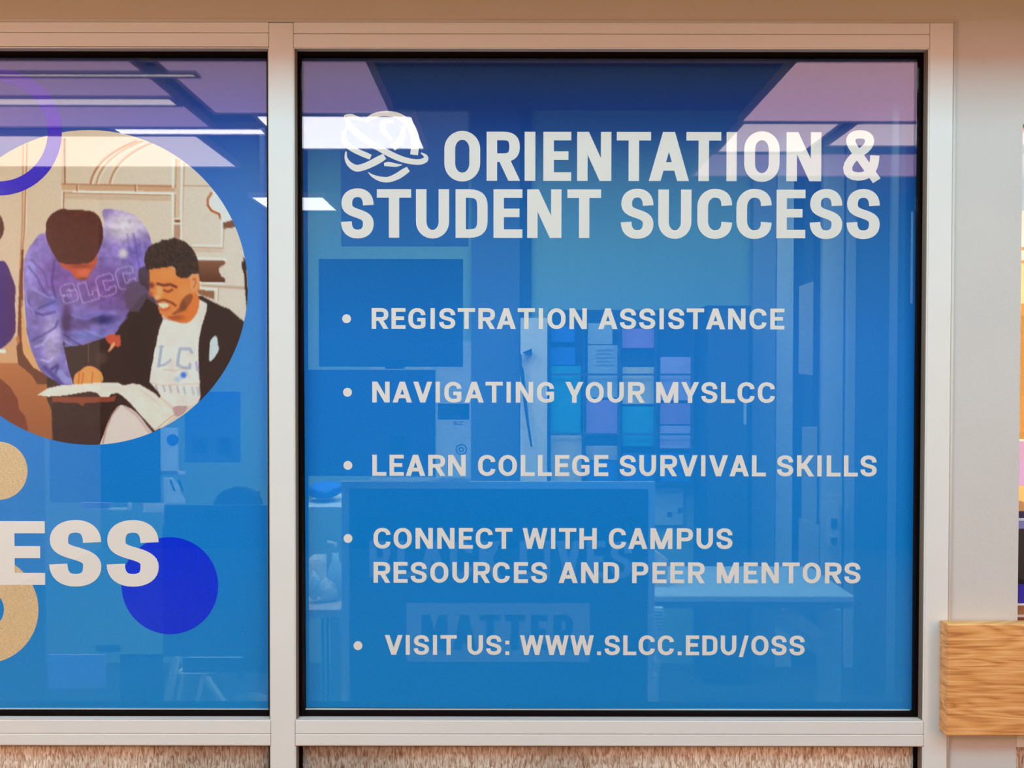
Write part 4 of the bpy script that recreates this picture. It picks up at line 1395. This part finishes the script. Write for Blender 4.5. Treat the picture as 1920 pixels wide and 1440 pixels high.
tag(ps, 'pale upright strip beside the left edge of the sign board', 'post')

# ---- behind the left-hand graphic
paper('poster', 'dark poster behind the lower left blue field under the round photograph', 'poster', 92, 299, 800, 943, Ys, M_navy)
paper('poster', 'large slate blue board filling the lower right of the left pane', 'poster', 303, 500, 948, 1232, Ys + .02, M_sheetA)
paper('poster', 'pale poster with faint squares at the right edge of the round photograph', 'poster', 346, 450, 735, 868, Ys, M_mid)
for a, b, c_, d, wh in ((360, 386, 822, 850, 'left'), (408, 432, 822, 852, 'right')):
    paper('printed_square', wh + ' faint dark square stuck on the pale poster', 'print', a, b, c_, d, Ys - .003, M_dgrey, t=.001, group='squares on the pale poster')
ws = empty('cut_out_sheet', (PX(318, Ys), Ys, PZ(947, Ys)), 'bright white cut-out sheet with blue blot under the round photograph', 'paper')
pbox('sheet', W_paper, 299, 333, 803, 891, Ys + .01, .002, ws)
pbox('flap', W_paper, 299, 346, 884, 891, Ys + .008, .002, ws)
MB().poly([(PX(a, Ys), PZ(b, Ys)) for a, b in ((301, 898), (318, 898), (330, 915), (334, 930), (342, 940), (341, 948), (301, 948))], Ys + .01, Ys + .012).build('sheet', W_paper, ws)
disc(MB(), 323, 826, 11, Ys + .008, n=24).build('blue_blot', P_blue, ws)
for i in range(3):
    slat((318 + i * 8, 900), (326 + i * 8, 922), .0035, Ys + .006, M_navy if i % 2 == 0 else W_paper, 'brush_mark', ws, .001)
pbox('step', W_paper, 267, 306, 945, 962, Ys + .012, .002, ws)
pbox('step', W_paper, 301, 306, 962, 987, Ys + .012, .002, ws)
tray = empty('picture_frame', (PX(195, .0785), .0785, PZ(959, .0785)), 'white-rimmed violet frame edge just above the letters ESS', 'frame')
pbox('rim', W_paper, 151, 241, 954.5, 957.5, .0785, .01, tray)
pbox('rim', W_paper, 151, 154, 944, 954.4, .0785, .01, tray)
pbox('rim', W_paper, 238, 241, 944, 954.4, .0785, .01, tray)
pbox('picture', P_purple, 154.2, 203, 944, 954.3, .080, .006, tray)
paper('sticky_note', 'dark square note above the white-rimmed frame', 'note', 186, 213, 902, 935, Ys - .006, M_black)
paper('sticky_note', 'dark oblong note on the slate blue board under the dome', 'note', 369, 422, 955, 976, Ys - .006, M_black)
nt_ = paper('sticky_note', 'tilted dark note below the royal blue circle', 'note', 396, 448, 1178, 1202, Ys - .006, M_black, rot=-.16)
paper('sticky_note', 'small dark note at the lower left between tan ring and chair', 'note', 176, 222, 1211, 1224, Ys - .006, M_navy)
dome = MB()
cbk = empty('chair', (PX(443, 1.0), 1.12, 0), 'dark chair with rounded back top at the right edge of the left pane', 'chair')
dome.poly([(PX(443 + 43 * math.cos(a), 1.0), PZ(948 - 33 * math.sin(a), 1.0)) for a in [math.pi * i / 16 for i in range(17)]], 1.0, 1.03)
dome.build('backrest', M_black, cbk)
box('back_post', M_black, PX(438, 1.0), PX(448, 1.0), 1.032, 1.20, .42, PZ(940, 1.0), cbk)
box('seat', M_black, PX(400, 1.0), PX(486, 1.0), 1.20, 1.6, .42, .47, cbk, .01)
box('base', M_black, PX(436, 1.0), PX(450, 1.0), 1.38, 1.42, 0, .42, cbk)
lp = paper('print_sheet', 'pale lilac rectangle of paper below the letters ESS', 'paper', 86, 194, 1229, 1292, Ys, mat('lilac_sheet', L(150, 146, 196, .8), .8))
paper('panel_board', 'dark blue board behind the legs of the chair', 'board', 222, 302, 1228, 1331, Ys + .02, M_navy)
paper('panel_board', 'mid blue board at the right of the office chair', 'board', 340, 500, 1235, 1262, Ys + .02, M_navy)
# office chair
ch = empty('chair', (PX(350, .8), 1.0, 0), 'pale framed chair at the bottom right of the left pane', 'chair')
Yk = .45
slat((325, 1232), (222, 1788), .014, Yk, M_lite, 'leg', ch, .02)
slat((341, 1262), (255, 1738), .010, Yk + .05, M_lite, 'leg', ch, .02)
slat((380, 1262), (282, 1668), .012, Yk + .2, M_lite, 'leg', ch, .02)
slat((382, 1275), (430, 1345), .010, Yk + .2, M_lite, 'brace', ch, .02)
slat((332, 1262), (446, 1257), .010, Yk + .02, W_paper, 'seat_frame', ch, .02)
slat((336, 1238), (352, 1215), .012, Yk + .1, M_lite, 'back_post', ch, .02)
slat((352, 1228), (386, 1226), .012, Yk + .1, M_lite, 'back_rail', ch, .02)
bp_ = MB().box(PX(336, Yk + .04), PX(440, Yk + .04), Yk + .04, Yk + .22, PZ(1262, Yk), PZ(1256, Yk), .004)
bp_.build('seat', M_mid, ch)
paper('pale_board', 'grey-violet sheet behind the chair at the lower right of the left pane', 'paper', 456, 499, 1262, 1322, Ys + .02, mat('greyviolet_sheet', L(130, 130, 170, .8), .8))
sc = MB().poly([(PX(a, Ys), PZ(b, Ys)) for a, b in ((464, 1297), (498, 1303), (498, 1316), (476, 1314), (460, 1308))], Ys - .004, Ys - .002)
tag(sc.build('paper_scrap', W_paper), 'bright white paper scrap in the lower right corner of the left pane', 'paper')
sc = MB().poly([(PX(a, Ys), PZ(b, Ys)) for a, b in ((438, 1310), (446, 1300), (458, 1306), (452, 1315))], Ys - .004, Ys - .002)
tag(sc.build('paper_scrap', P_pale), 'smaller pale paper scrap left of the bright scrap', 'paper')

paper('reflection_strip', 'long narrow pale strip put in for a reflection streak down the right edge of the left pane', 'reflection', 488, 498, 240, 905, FY + .006, thin('reflection_tint', (.7, .75, .8, 1), .6), t=.0006)  # reflection streak at the pane edge, put in as a pale strip
paper('reflection_strip', 'short narrow white strip put in for a reflection streak at the right edge of the right pane', 'reflection', 1706, 1710, 396, 568, FY + .006, W_paper, t=.0006)  # likewise a mirrored streak made as a strip
